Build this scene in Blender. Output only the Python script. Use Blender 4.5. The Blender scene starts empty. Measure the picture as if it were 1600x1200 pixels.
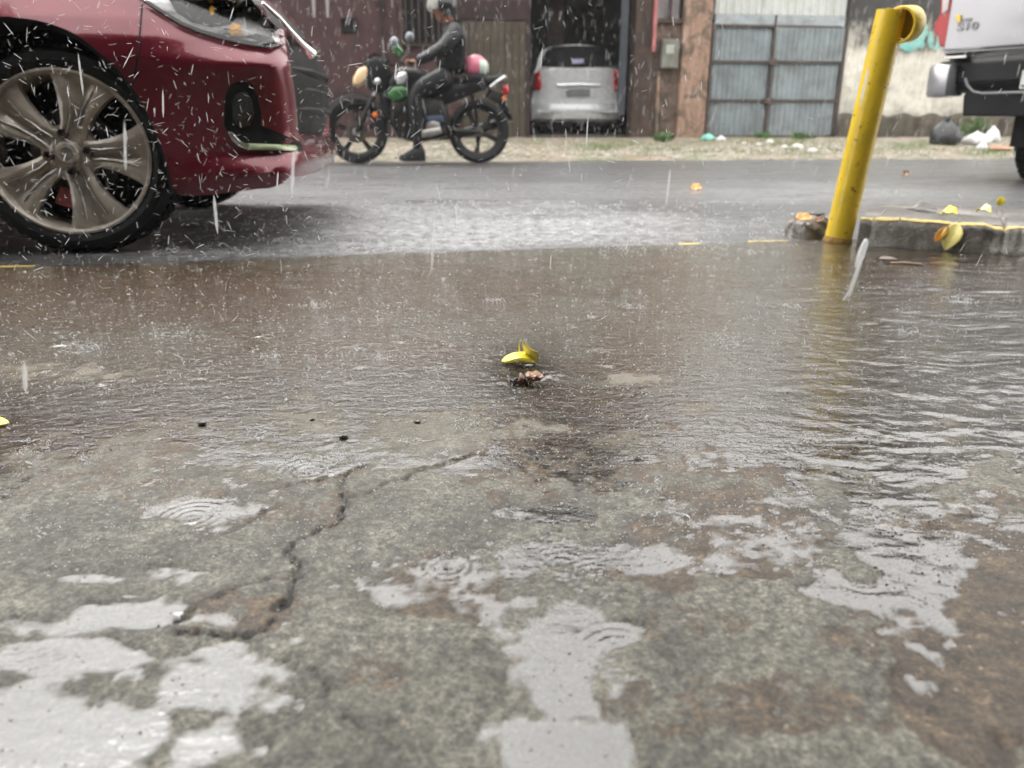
import bpy, bmesh, math, random
import numpy as np
from mathutils import Vector, Matrix, Euler
from mathutils.bvhtree import BVHTree

random.seed(7)
scene = bpy.context.scene
COL = scene.collection
# ------------------------------------------------------------------ camera, world, sun, exposure
F = 1202.0
TH = math.atan(400.0 / F)
CT, ST = math.cos(TH), math.sin(TH)
CAMZ = 0.342
cam_data = bpy.data.cameras.new("camera")
cam_data.sensor_width = 36.0
cam_data.lens = F / 1600.0 * 36.0
cam_data.clip_start = 0.02
cam_data.clip_end = 500
cam_data.dof.use_dof = True
cam_data.dof.focus_distance = 0.95
cam_data.dof.aperture_fstop = 6.2
cam = bpy.data.objects.new("camera", cam_data)
cam.location = (0, 0, CAMZ)
cam.rotation_euler = (math.pi / 2 - TH, 0, 0)
COL.objects.link(cam)
scene.camera = cam

SUN_EL, SUN_AZ = math.radians(58), math.radians(-35)   # soft light high in front, slightly left
world = bpy.data.worlds.new("World")
scene.world = world
world.use_nodes = True
wn = world.node_tree
wn.nodes.clear()
w_out = wn.nodes.new("ShaderNodeOutputWorld")
w_bg = wn.nodes.new("ShaderNodeBackground")
w_sky = wn.nodes.new("ShaderNodeTexSky")
w_sky.sky_type = 'NISHITA'
w_sky.sun_disc = False
w_sky.sun_elevation = SUN_EL
w_sky.sun_rotation = SUN_AZ
w_sky.air_density = 1.0
w_sky.dust_density = 6.0
w_sky.ozone_density = 1.0
w_hsv = wn.nodes.new("ShaderNodeHueSaturation")
w_hsv.inputs['Saturation'].default_value = 0.12
w_mix = wn.nodes.new("ShaderNodeMixRGB")
w_mix.inputs['Fac'].default_value = 0.75
w_mix.inputs['Color2'].default_value = (11.1, 10.8, 10.4, 1)     # even cloud cover
wn.links.new(w_sky.outputs[0], w_hsv.inputs['Color'])
wn.links.new(w_hsv.outputs[0], w_mix.inputs['Color1'])
wn.links.new(w_mix.outputs[0], w_bg.inputs['Color'])
w_bg.inputs['Strength'].default_value = 0.15
wn.links.new(w_bg.outputs[0], w_out.inputs[0])

sun_data = bpy.data.lights.new("overcast_sun", 'SUN')
sun_data.energy = 0.5
sun_data.angle = math.radians(25)
sun_data.color = (1.0, 0.98, 0.95)
sun = bpy.data.objects.new("overcast_sun", sun_data)
sd = Vector((math.sin(SUN_AZ) * math.cos(SUN_EL), math.cos(SUN_AZ) * math.cos(SUN_EL), math.sin(SUN_EL)))
sun.rotation_euler = sd.to_track_quat('Z', 'Y').to_euler()
COL.objects.link(sun)

HAZE = 0.0013
CANY = 0.95  # front edge of the unseen slab added to block sky above the foreground
vs = scene.view_settings
vs.view_transform = 'Standard'
vs.look = 'None'
vs.gamma = 1.0
vs.use_curve_mapping = False
vs.exposure = 1.2
scene.cycles.max_bounces = 7
scene.cycles.transparent_max_bounces = 12
scene.cycles.volume_bounces = 1
scene.cycles.caustics_reflective = False
scene.cycles.caustics_refractive = False
scene.cycles.use_denoising = True

# ------------------------------------------------------------------ pixel -> place helpers (photograph is 1600 x 1200)
def ray(px, py):
    u = (px - 800) / F
    v = (600 - py) / F
    return Vector((u, CT + v * ST, -ST + v * CT))
CAM = Vector((0, 0, CAMZ))
def onz(px, py, z=0.0):
    r = ray(px, py)
    return CAM + r * ((z - CAMZ) / r.z)
def ond(px, py, d):
    return CAM + ray(px, py) * d
def onplane(px, py, p0, n):
    r = ray(px, py)
    return CAM + r * ((p0 - CAM).dot(n) / r.dot(n))
class Frame:
    """a vertical reference plane: x along heading, y into the distance, z up"""
    def __init__(s, origin, ang):
        s.o = Vector((origin.x, origin.y, origin.z))
        s.ang = ang
        s.m = Matrix.Translation(s.o) @ Matrix.Rotation(ang, 4, 'Z')
        s.mi = s.m.inverted()
        s.n = Vector((-math.sin(ang), math.cos(ang), 0))
    def px(s, px, py, y=0.0):
        p = onplane(px, py, s.m @ Vector((0, y, 0)), s.n)
        q = s.mi @ p
        return q
    def ray(s, px, py):
        o = s.mi @ CAM
        d = (s.mi.to_3x3() @ ray(px, py)).normalized()
        return o, d

# ------------------------------------------------------------------ mesh helpers
class MB:
    def __init__(s):
        s.v = []
        s.f = []
    def add(s, vs, fs):
        b = len(s.v)
        s.v += [tuple(p) for p in vs]
        s.f += [tuple(i + b for i in f) for f in fs]
        return s
    def box(s, x0, x1, y0, y1, z0, z1, m=None):
        vs = [Vector(p) for p in ((x0, y0, z0), (x1, y0, z0), (x1, y1, z0), (x0, y1, z0), (x0, y0, z1), (x1, y0, z1), (x1, y1, z1), (x0, y1, z1))]
        if m: vs = [m @ p for p in vs]
        return s.add(vs, [(0, 3, 2, 1), (4, 5, 6, 7), (0, 1, 5, 4), (1, 2, 6, 5), (2, 3, 7, 6), (3, 0, 4, 7)])
    def rings(s, rings, closed=True, cap=True):
        n = len(rings[0])
        vs = [p for r in rings for p in r]
        fs = []
        for i in range(len(rings) - 1):
            for j in range(n if closed else n - 1):
                k = (j + 1) % n
                fs.append((i * n + j, i * n + k, (i + 1) * n + k, (i + 1) * n + j))
        if cap:
            fs.append(tuple(range(n - 1, -1, -1)))
            fs.append(tuple((len(rings) - 1) * n + j for j in range(n)))
        return s.add(vs, fs)
    def tube(s, pts, rad, n=10, cap=True, flat=1.0):
        pts = [Vector(p) for p in pts]
        if not hasattr(rad, '__len__'): rad = [rad] * len(pts)
        up = Vector((0, 0, 1))
        t0 = (pts[1] - pts[0]).normalized()
        if abs(t0.dot(up)) > 0.95: up = Vector((0, 1, 0))
        rings = []
        a = up.cross(t0).normalized()
        for i, p in enumerate(pts):
            t = (pts[min(i + 1, len(pts) - 1)] - pts[max(i - 1, 0)]).normalized()
            a = (a - t * a.dot(t)).normalized()
            b = t.cross(a)
            rings.append([p + (a * math.cos(2 * math.pi * k / n) * flat + b * math.sin(2 * math.pi * k / n)) * rad[i] for k in range(n)])
        return s.rings(rings, True, cap)
    def lathe(s, prof, n=32, m=None, closed=False):
        """profile of (radius, y) about the y axis"""
        rings = []
        for k in range(n):
            a = 2 * math.pi * k / n
            rings.append([Vector((r * math.cos(a), y, r * math.sin(a))) for r, y in prof])
        if m: rings = [[m @ p for p in r] for r in rings]
        np_ = len(prof)
        vs = [p for r in rings for p in r]
        fs = []
        for k in range(n):
            kk = (k + 1) % n
            for j in range(np_ if closed else np_ - 1):
                jj = (j + 1) % np_
                fs.append((k * np_ + j, kk * np_ + j, kk * np_ + jj, k * np_ + jj))
        return s.add(vs, fs)
    def prism(s, poly, y0, y1, m=None):
        """polygon of (x, z) extruded along y"""
        n = len(poly)
        vs = [Vector((x, y0, z)) for x, z in poly] + [Vector((x, y1, z)) for x, z in poly]
        if m: vs = [m @ p for p in vs]
        fs = [tuple(range(n)), tuple(range(2 * n - 1, n - 1, -1))]
        for i in range(n):
            j = (i + 1) % n
            fs.append((i, i + n, j + n, j))
        return s.add(vs, fs)
    def ball(s, c, r, nu=12, nv=8, m=None, jag=0.0, seed=0):
        rs = random.Random(seed)
        rx, ry, rz = r if hasattr(r, '__len__') else (r, r, r)
        c = Vector(c)
        vs, fs = [], []
        for i in range(nv + 1):
            t = math.pi * i / nv
            for j in range(nu):
                a = 2 * math.pi * j / nu
                k = 1 + jag * (rs.random() - .5) * 2
                p = Vector((rx * math.sin(t) * math.cos(a), ry * math.sin(t) * math.sin(a), rz * math.cos(t))) * k
                if m: p = m @ p
                vs.append(c + p)
        for i in range(nv):
            for j in range(nu):
                k = (j + 1) % nu
                fs.append((i * nu + j, (i + 1) * nu + j, (i + 1) * nu + k, i * nu + k))
        return s.add(vs, fs)
    def build(s, name, mat, parent=None, smooth=35, bevel=0.0, seg=2, recalc=True, weld=True):
        me = bpy.data.meshes.new(name)
        me.from_pydata(s.v, [], s.f)
        if recalc or weld:
            bm = bmesh.new()
            bm.from_mesh(me)
            if weld: bmesh.ops.remove_doubles(bm, verts=bm.verts, dist=1e-5)
            if recalc: bmesh.ops.recalc_face_normals(bm, faces=bm.faces)
            bm.to_mesh(me)
            bm.free()
        if smooth:
            me.shade_smooth()
            if smooth < 179: me.set_sharp_from_angle(angle=math.radians(smooth))
        me.materials.append(mat)
        o = bpy.data.objects.new(name, me)
        COL.objects.link(o)
        if parent: o.parent = parent
        if bevel > 0:
            b = o.modifiers.new("bevel", 'BEVEL')
            b.width = bevel
            b.segments = seg
            b.limit_method = 'ANGLE'
            b.angle_limit = math.radians(40)
            b.harden_normals = False
        return o
def tag(o, label=None, cat=None, group=None, kind=None):
    if label: o['label'] = label
    if cat: o['category'] = cat
    if group: o['group'] = group
    if kind: o['kind'] = kind
    return o
def thing(name, label, cat, m, group=None):
    o = bpy.data.objects.new(name, None)
    o.empty_display_size = 0.1
    COL.objects.link(o)
    o.matrix_world = m
    return tag(o, label, cat, group)
def lerp(a, b, t): return a + (b - a) * t
def interp(x, xs, ys): return float(np.interp(x, xs, ys))
def spline(pts, n):
    """Catmull-Rom through points"""
    pts = [Vector(p) for p in pts]
    P = [pts[0] * 2 - pts[1]] + pts + [pts[-1] * 2 - pts[-2]]
    out = []
    for i in range(len(pts) - 1):
        for k in range(n):
            t = k / n
            a, b, c, d = P[i], P[i + 1], P[i + 2], P[i + 3]
            out.append(0.5 * ((2 * b) + (c - a) * t + (2 * a - 5 * b + 4 * c - d) * t * t + (3 * b - a - 3 * c + d) * t ** 3))
    out.append(pts[-1])
    return out

# ------------------------------------------------------------------ numpy noise
_rt = np.random.RandomState(3).rand(256, 256)
def vnoise(x, y, seed=0):
    x = x + seed * 17.31
    y = y + seed * 9.77
    xi = np.floor(x).astype(int); yi = np.floor(y).astype(int)
    fx = x - xi; fy = y - yi
    fx = fx * fx * (3 - 2 * fx); fy = fy * fy * (3 - 2 * fy)
    a = _rt[xi & 255, yi & 255]; b = _rt[(xi + 1) & 255, yi & 255]
    c = _rt[xi & 255, (yi + 1) & 255]; d = _rt[(xi + 1) & 255, (yi + 1) & 255]
    return (a * (1 - fx) + b * fx) * (1 - fy) + (c * (1 - fx) + d * fx) * fy
def fbm(x, y, o=4, seed=0, g=0.5):
    t = 0; a = 1; n = 0
    for i in range(o):
        t = t + a * vnoise(x * 2 ** i, y * 2 ** i, seed + i)
        n += a; a *= g
    return t / n

# ------------------------------------------------------------------ materials
MATS = {}
class NT:
    def __init__(s, name):
        s.m = bpy.data.materials.new(name)
        s.m.use_nodes = True
        s.t = s.m.node_tree
        s.b = s.t.nodes.get("Principled BSDF")
        s.out = s.t.nodes.get("Material Output")
        s.tc = s.t.nodes.new("ShaderNodeTexCoord")
    def n(s, typ, **kw):
        nd = s.t.nodes.new(typ)
        for k, v in kw.items():
            if k in nd.inputs: nd.inputs[k].default_value = v
            else: setattr(nd, k, v)
        return nd
    def l(s, a, b): s.t.links.new(a, b)
    def coord(s, scale=(1, 1, 1), rot=(0, 0, 0), src='Object'):
        mp = s.n("ShaderNodeMapping")
        mp.inputs['Scale'].default_value = scale
        mp.inputs['Rotation'].default_value = rot
        s.l(s.tc.outputs[src], mp.inputs['Vector'])
        return mp.outputs[0]
    def noise(s, scale, detail=4, rough=.55, vec=None, dist=0.0):
        nd = s.n("ShaderNodeTexNoise")
        nd.inputs['Scale'].default_value = scale
        nd.inputs['Detail'].default_value = detail
        nd.inputs['Roughness'].default_value = rough
        nd.inputs['Distortion'].default_value = dist
        s.l(vec if vec is not None else s.tc.outputs['Object'], nd.inputs['Vector'])
        return nd.outputs['Fac']
    def ramp(s, fac, stops):
        r = s.n("ShaderNodeValToRGB")
        e = r.color_ramp.elements
        while len(e) < len(stops): e.new(0.5)
        for i, (p, c) in enumerate(stops):
            e[i].position = p
            c = c if hasattr(c, '__len__') else (c, c, c)
            e[i].color = (*c[:3], 1)
        s.l(fac, r.inputs[0])
        return r.outputs[0]
    def mix(s, fac, a, b, mode='MIX'):
        m = s.n("ShaderNodeMixRGB", blend_type=mode)
        for sock, v in ((m.inputs[0], fac), (m.inputs[1], a), (m.inputs[2], b)):
            if hasattr(v, 'is_linked') or hasattr(v, 'links'): s.l(v, sock)
            elif hasattr(v, '__len__'): sock.default_value = (*v[:3], 1)
            else: sock.default_value = v
        return m.outputs[0]
    def math(s, op, a, b=0.0, c=0.0):
        m = s.n("ShaderNodeMath", operation=op)
        for i, v in enumerate((a, b, c)):
            if hasattr(v, 'links'): s.l(v, m.inputs[i])
            else: m.inputs[i].default_value = v
        return m.outputs[0]
    def bump(s, h, strength=.5, dist=.01, normal=None):
        b = s.n("ShaderNodeBump")
        b.inputs['Strength'].default_value = strength
        b.inputs['Distance'].default_value = dist
        s.l(h, b.inputs['Height'])
        if normal is not None: s.l(normal, b.inputs['Normal'])
        return b.outputs[0]
    def set(s, **kw):
        for k, v in kw.items():
            k = k.replace('_', ' ')
            if hasattr(v, 'links'): s.l(v, s.b.inputs[k])
            elif hasattr(v, '__len__') and len(v) == 3: s.b.inputs[k].default_value = (*v, 1)
            else: s.b.inputs[k].default_value = v
        return s.m
def simple(name, col, rough=.5, metal=0.0, spec=.5, var=.25, vscale=6.0, bump=0.0, bscale=40.0, coat=0.0, dirt=None, dirt_amt=.35, dscale=5.0, **kw):
    """a material with colour variation, fine relief and optional dirt"""
    if name in MATS: return MATS[name]
    t = NT(name)
    nz = t.noise(vscale, 5, .6)
    lo = [c * (1 - var) for c in col]; hi = [min(1, c * (1 + var)) for c in col]
    c = t.ramp(nz, [(.3, lo), (.7, hi)])
    if dirt is not None:
        d = t.ramp(t.noise(dscale, 6, .65, dist=.4), [(.45, 0.0), (.68, dirt_amt)])
        c = t.mix(d, c, dirt)
    t.set(Base_Color=c, Metallic=metal)
    t.b.inputs['Specular IOR Level'].default_value = spec
    rr = t.n("ShaderNodeMapRange")
    t.l(t.noise(vscale * 2.7, 3), rr.inputs[0])
    rr.inputs[3].default_value = max(.02, rough - .08); rr.inputs[4].default_value = min(1, rough + .08)
    t.set(Roughness=rr.outputs[0])
    if bump > 0: t.set(Normal=t.bump(t.noise(bscale, 5, .6), .6, bump))
    if coat > 0:
        t.b.inputs['Coat Weight'].default_value = coat
        t.b.inputs['Coat Roughness'].default_value = .06
    for k, v in kw.items(): t.b.inputs[k.replace('_', ' ')].default_value = v
    MATS[name] = t.m
    return t.m
# ================================================================== GROUND
def proj_np(X, Y, Z):
    d = Y * CT - (Z - CAMZ) * ST
    up = Y * ST + (Z - CAMZ) * CT
    d = np.maximum(d, 1e-3)
    return 800 + F * X / d, 600 - F * up / d
EA, EB = onz(0, 420, 0), onz(1230, 380, 0)
SL = (EB.y - EA.y) / (EB.x - EA.x)
def fbm_(x):
    return fbm(x, x * 0 + 4.2, 3, 33)
def edge_y(x):
    """the line where the concrete apron ends and the asphalt begins"""
    y = EA.y + (x - EA.x) * SL
    xa = np.asarray(x, dtype=float)
    w = (fbm_(xa * 2.2) - .5) * .09 + (fbm_(xa * 9) - .5) * .04 + (fbm_(xa * 40) - .5) * .016
    return y + (w if np.ndim(x) else float(w))

def axis(segs):
    out = []
    for a, b, n, g in segs:
        t = np.linspace(0, 1, n, endpoint=False)
        out.append(a + (b - a) * t ** g)
    out.append(np.array([segs[-1][1]]))
    return np.concatenate(out)
xs = np.concatenate([-axis([(0.62, 2.2, 190, 1.25), (2.2, 9, 22, 1.6)])[::-1], np.linspace(-.62, .62, 400)[1:-1], axis([(0.62, 2.2, 190, 1.25), (2.2, 9, 22, 1.6)])])
ts = np.concatenate([np.array([-2.2, -1.2, -.5, -.15]), np.linspace(0.02, .30, 190)[:-1], np.linspace(.30, .62, 150)[:-1], np.linspace(.62, 1.0, 120)])
def grid_xy():
    X, T = np.meshgrid(xs, ts)
    y0 = 0.22
    Y = np.where(T < 0, y0 + T * 2.0, y0 + T * (edge_y(X) - y0))
    return X, Y, T
def grid_obj(name, X, Y, Z, mat, attrs=None):
    ny, nx = X.shape
    me = bpy.data.meshes.new(name)
    co = np.stack([X, Y, Z], -1).reshape(-1, 3).astype(np.float32)
    i = np.arange(ny - 1)[:, None] * nx + np.arange(nx - 1)[None, :]
    q = np.stack([i, i + 1, i + nx + 1, i + nx], -1).reshape(-1, 4).astype(np.int32)
    me.vertices.add(len(co)); me.vertices.foreach_set('co', co.ravel())
    me.loops.add(q.size); me.loops.foreach_set('vertex_index', q.ravel())
    me.polygons.add(len(q)); me.polygons.foreach_set('loop_start', np.arange(0, q.size, 4, dtype=np.int32))
    me.update(calc_edges=True)
    me.shade_smooth()
    for k, a in (attrs or {}).items():
        at = me.attributes.new(k, 'FLOAT', 'POINT')
        at.data.foreach_set('value', a.reshape(-1).astype(np.float32))
    me.materials.append(mat)
    o = bpy.data.objects.new(name, me)
    COL.objects.link(o)
    return o

X, Y, T = grid_xy()
PX, PY = proj_np(X, Y, 0 * X)
BASE = 0.012
# blobs given in the photograph's pixels, turned into places on the ground
def blobs(lst, wob=.35, soft=.3):
    w = fbm(X * 13, Y * 13, 5, 5) - .5
    w2 = fbm(X * 38, Y * 38, 3, 8) - .5
    out = np.zeros_like(X)
    for cx, cy, rx, ry, a in lst:
        r = np.sqrt(((PX - cx) / rx) ** 2 + ((PY - cy) / ry) ** 2) + w * wob * 3 + w2 * wob * 1.6
        out = np.maximum(out, a * np.clip((1.15 - r) / soft, 0, 1))
    return out
brown = blobs([(260, 470, 380, 58, 1), (660, 455, 260, 42, .8), (980, 560, 75, 85, .9), (560, 560, 150, 25, .5), (1180, 705, 150, 55, .9), (900, 745, 170, 45, .6), (1160, 850, 190, 75, .8),
               (1480, 870, 230, 110, 1), (1560, 1090, 170, 170, 1), (1200, 1130, 160, 50, .5), (1120, 1000, 120, 26, .5), (690, 935, 125, 45, .8), (600, 1085, 55, 35, .5), (1050, 455, 110, 60, .7), (60, 700, 260, 45, .5), (1330, 1040, 130, 30, .55), (1180, 900, 60, 30, .7),
               (940, 640, 160, 40, .5), (1560, 430, 260, 45, .6), (250, 780, 300, 60, .35), (950, 900, 60, 30, .5), (1000, 1130, 90, 50, .5), (900,1180,60,30,.6)], .6)
basin = blobs([(120, 1165, 260, 60, 1.1), (320, 1100, 140, 66, 1.1), (120, 1050, 150, 26, 1), (230, 985, 190, 20, 1), (120, 925, 150, 16, .9), (60, 1000, 100, 18, .9), (865, 1075, 82, 125, 1.2), (855, 1190, 110, 70, 1.2), (880, 823, 75, 12, .9), (1130, 830, 60, 10, .5),
               (960, 1015, 40, 22, .8), (1390, 770, 120, 260, .8), (1250, 560, 200, 130, .7), (600, 740, 180, 22, .5), (330, 985, 60, 16, .6), (1330, 945, 90, 22, .7), (300, 815, 110, 28, .7), (1040, 815, 45, 16, .7), (905, 890, 150, 24, .7), (820, 965, 40, 14, .6), (440, 905, 40, 12, .6)], .62, .75)
# cracks
def crack(poly, wid, dep):
    P = [onz(x, y, 0) for x, y in poly]
    best = np.full_like(X, 9.0)
    jx = (fbm(X * 70, Y * 70, 4, 2, .65) - .5) * .020
    jy = (fbm(X * 70, Y * 70, 4, 12, .65) - .5) * .020
    for a, b in zip(P[:-1], P[1:]):
        dx, dy = b.x - a.x, b.y - a.y
        L = dx * dx + dy * dy
        t = np.clip(((X + jx - a.x) * dx + (Y + jy - a.y) * dy) / L, 0, 1)
        d = np.hypot(X + jx - a.x - t * dx, Y + jy - a.y - t * dy)
        best = np.minimum(best, d)
    w = wid * (.6 + .9 * fbm(X * 25, Y * 25, 2, 31))
    return dep * np.clip(1 - best / w, 0, 1), best
crk = np.zeros_like(X); crd = np.full_like(X, 9.0)
for poly, wd, dp in [([(270, 1008), (300, 1014), (330, 1012), (372, 1016), (410, 1008), (430, 992), (442, 970), (462, 952), (474, 925), (468, 900), (455, 885), (470, 868), (505, 850), (524, 838), (538, 825), (545, 805), (540, 785), (533, 768), (548, 752), (575, 742)], .0026, .0060),
                     ([(545, 797), (572, 792), (590, 785), (612, 770), (640, 760), (670, 745), (700, 738), (760, 722)], .0018, .004),
                     ([(440, 778), (470, 772), (490, 770), (515, 762), (535, 765)], .0016, .004),
                     ([(268, 1005), (285, 990), (300, 975), (322, 962), (350, 950), (372, 938), (400, 935), (440, 926), (470, 932)], .0019, .004),
                     ([(360, 850), (385, 838), (400, 830), (422, 818), (440, 812)], .0016, .004),
                     ([(490, 1072), (505, 1085), (508, 1100), (515, 1120)], .0018, .004),
                     ([(530, 1150), (550, 1152), (570, 1160), (605, 1162)], .0018, .004)]:
    c_, d_ = crack(poly, wd, dp)
    crk = np.maximum(crk, c_); crd = np.minimum(crd, d_)
# the slab between the loops of the crack has sunk a little and is broken up
sunk = blobs([(370, 975, 95, 30, 1), (500, 840, 45, 14, .8), (560, 750, 30, 10, .8)], .3)
pit = np.clip(fbm(X * 90, Y * 90, 3, 40) - .62, 0, 1) * .012
H = (fbm(X * 3.2, Y * 3.2, 4, 20) - .5) * .007 + (fbm(X * 24, Y * 24, 4, 21) - .5) * .0032 + (fbm(X * 110, Y * 110, 3, 22) - .5) * .0016
rough_b = brown * (fbm(X * 70, Y * 70, 3, 60) - .5) * .003
Zc = BASE + .0012 + H - basin * .0042 - crk * 1.1 - sunk * .0006 - pit + rough_b - .0014 * brown
dist_e = edge_y(X) - Y
Zc -= np.clip(1 - dist_e / .05, 0, 1) * .010
flow = np.clip((PX - 980) / 300, 0, 1) * np.clip((980 - PY) / 300, 0, 1)
far = np.clip((790 - PY) / 260, 0, 1)
Zc -= far * .004 + flow * .002
lift = blobs([(600, 1120, 200, 130, 1), (1330, 1110, 360, 150, 1), (640, 830, 170, 60, .7), (1150, 985, 170, 60, .9), (1540, 930, 120, 70, .7), (450, 880, 90, 20, .4), (1110, 760, 100, 50, .5)], .3)
Zc += lift * .0030 * (1 - basin)
Zc = np.where(T > .9999, -0.03, Zc)

# ---- concrete material
t = NT("wet_concrete")
at = t.n("ShaderNodeAttribute", attribute_name="stain"); bs = at.outputs['Fac']
at2 = t.n("ShaderNodeAttribute", attribute_name="groove"); gv = at2.outputs['Fac']
n1 = t.noise(14, 8, .68); n2 = t.noise(120, 6, .8); n3 = t.noise(3.1, 4, .6); n4 = t.noise(48, 6, .72, dist=.3)
n5 = t.noise(270, 5, .8)
grey = t.ramp(n1, [(.30, (.060, .057, .042)), (.5, (.122, .116, .090)), (.70, (.228, .218, .176))])
bro = t.ramp(n4, [(.28, (.028, .018, .009)), (.5, (.072, .049, .028)), (.72, (.18, .13, .08))])
thr = t.math('ADD', bs, t.math('MULTIPLY', t.math('SUBTRACT', n4, .5), 1.7))
thr = t.math('ADD', thr, t.math('MULTIPLY', t.math('SUBTRACT', n1, .5), .9))
thr = t.math('ADD', thr, t.math('MULTIPLY', t.math('SUBTRACT', n3, .5), .9))
m = t.ramp(thr, [(.34, 0.0), (.54, 1.0)])
c = t.mix(m, grey, bro)
fine = t.ramp(n2, [(.34, .32), (.5, 1.0), (.66, 1.75)])
c = t.mix(1.0, c, fine, 'MULTIPLY')
c = t.mix(1.0, c, t.ramp(n5, [(.36, .40), (.5, 1.0), (.64, 1.8)]), 'MULTIPLY')
blot = t.ramp(t.noise(34, 7, .75, dist=.5), [(.36, .55), (.5, 1.0)])
c = t.mix(1.0, c, blot, 'MULTIPLY')
c = t.mix(t.math('MULTIPLY', gv, .9), c, (.012, .010, .008))
silt = t.n("ShaderNodeAttribute", attribute_name="silt").outputs['Fac']
siltc = t.mix(m, (.20, .172, .125), (.17, .108, .058))
c = t.mix(t.math('MULTIPLY', silt, t.ramp(n1, [(.25, .55), (.6, .95)])), c, siltc)
cl = t.n("ShaderNodeAttribute", attribute_name="crackline").outputs['Fac']
clj = t.math('ADD', cl, t.math('MULTIPLY', t.math('SUBTRACT', n2, .5), .38))
c = t.mix(t.ramp(clj, [(.45, 0.0), (.88, .4)]), c, (.045, .034, .022))
c = t.mix(t.ramp(clj, [(.87, 0.0), (.92, .95)]), c, (.008, .007, .006))
vo = t.n("ShaderNodeTexVoronoi"); vo.inputs['Scale'].default_value = 95; t.l(t.tc.outputs['Object'], vo.inputs['Vector'])
spk = t.ramp(vo.outputs['Distance'], [(.10, 1.0), (.17, 0.0)])
vsel = t.ramp(vo.outputs['Color'], [(.80, 0.0), (.84, 1.0)])
c = t.mix(t.math('MULTIPLY', t.math('MULTIPLY', spk, vsel), .7), c, (.36, .31, .23))
bn = t.bump(t.math('ADD', t.math('MULTIPLY', n2, .6), t.math('ADD', t.math('MULTIPLY', n1, .6), t.math('MULTIPLY', n5, .25))), .8, .005)
t.set(Base_Color=c, Normal=bn, Roughness=t.ramp(n4, [(.3, .42), (.7, .68)]))
t.b.inputs['Specular IOR Level'].default_value = .4
t.b.inputs['Coat Weight'].default_value = .5
t.b.inputs['Coat Roughness'].default_value = .10
t.l(t.bump(t.math('ADD', t.math('MULTIPLY', n4, .8), t.math('MULTIPLY', n2, .35)), .9, .0045), t.b.inputs['Coat Normal'])
MATS['concrete'] = t.m
stain = brown * .9 + np.clip(1 - crd / .02, 0, 1) * .35 + sunk * .4
groove = np.clip(crk / .004, 0, 1) * np.ones_like(X) + np.clip(pit / .002, 0, 1) * .25
apron = tag(grid_obj("concrete_apron", X, Y, Zc, MATS['concrete'], {'stain': stain, 'groove': np.clip(groove, 0, 1), 'crackline': np.clip(1 - crd / .012, 0, 1), 'silt': np.clip((800 - PY) / 240, 0, 1) * .9 + lift * 0}), "cracked wet concrete driveway apron in the foreground", kind='structure')

# ---- water lying on the concrete: ripples, rings and flow as a real surface
Zw = np.full_like(X, BASE)
rng = np.random.RandomState(11)
rings = [(150, 742, 1.5), (1045, 815, 1.9), (965, 1015, 1.8), (855, 745, 1.2), (1345, 905, 1.6), (300, 808, 2.0), (480, 735, 1.9), (110, 830, 1.2), (60, 880, 1.0), (1200, 945, 1.0), (700, 885, 1.5), (860, 715, 1.4),
         (60, 690, 1.1), (930, 900, 1.5), (880, 880, 1.5), (1350, 800, 1.4), (1420, 960, 1.6), (1180, 820, 1.0), (1250, 700, 1.3), (150, 1060, 1.0), (260, 1100, .8), (560, 900, .8), (760, 690, 1.4), (1480, 720, 1.4), (1090, 1100, .9), (880, 1130, .5), (340, 870, 1.2), (430, 860, 1.2), (640, 690, 1.1), (1520, 1010, 1.0)]
for _ in range(150):
    rings.append((rng.uniform(-50, 1650), 420 + rng.rand() ** 1.6 * 560, rng.uniform(.3, .9)))
for ri_, (cx, cy, a) in enumerate(rings):
    c0 = onz(cx, cy, BASE)
    ext = .0125 * (0.5 + a)
    ix = np.searchsorted(xs, [c0.x - ext * 2, c0.x + ext * 2])
    if ix[1] - ix[0] < 3: continue
    sl = np.s_[:, ix[0]:ix[1]]
    r = np.hypot(X[sl] - c0.x, Y[sl] - c0.y)
    k = 2 * math.pi / (.0052 + .0014 * a)
    Zw[sl] += (.00045 if ri_ < 30 else .00026) * a * np.sin(r * k + a * 9) * np.exp(-((r - ext * .62) / (ext * .42)) ** 2)
for _ in range(420):
    if rng.rand() < .6: cx, cy = rng.uniform(-30, 1000), rng.uniform(420, 640)
    else: cx, cy = rng.uniform(-30, 1630), rng.uniform(420, 900)
    c0 = onz(cx, cy, BASE)
    ext = rng.uniform(.004, .013) * (1.5 if cy < 600 else 1)
    ix = np.searchsorted(xs, [c0.x - ext * 3, c0.x + ext * 3])
    if ix[1] - ix[0] < 3: continue
    sl = np.s_[:, ix[0]:ix[1]]
    r = np.hypot(X[sl] - c0.x, Y[sl] - c0.y)
    Zw[sl] += np.exp(-(r / ext) ** 2) * (fbm(X[sl] * 120, Y[sl] * 150, 2, 80) - .45) * ext * .22
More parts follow.
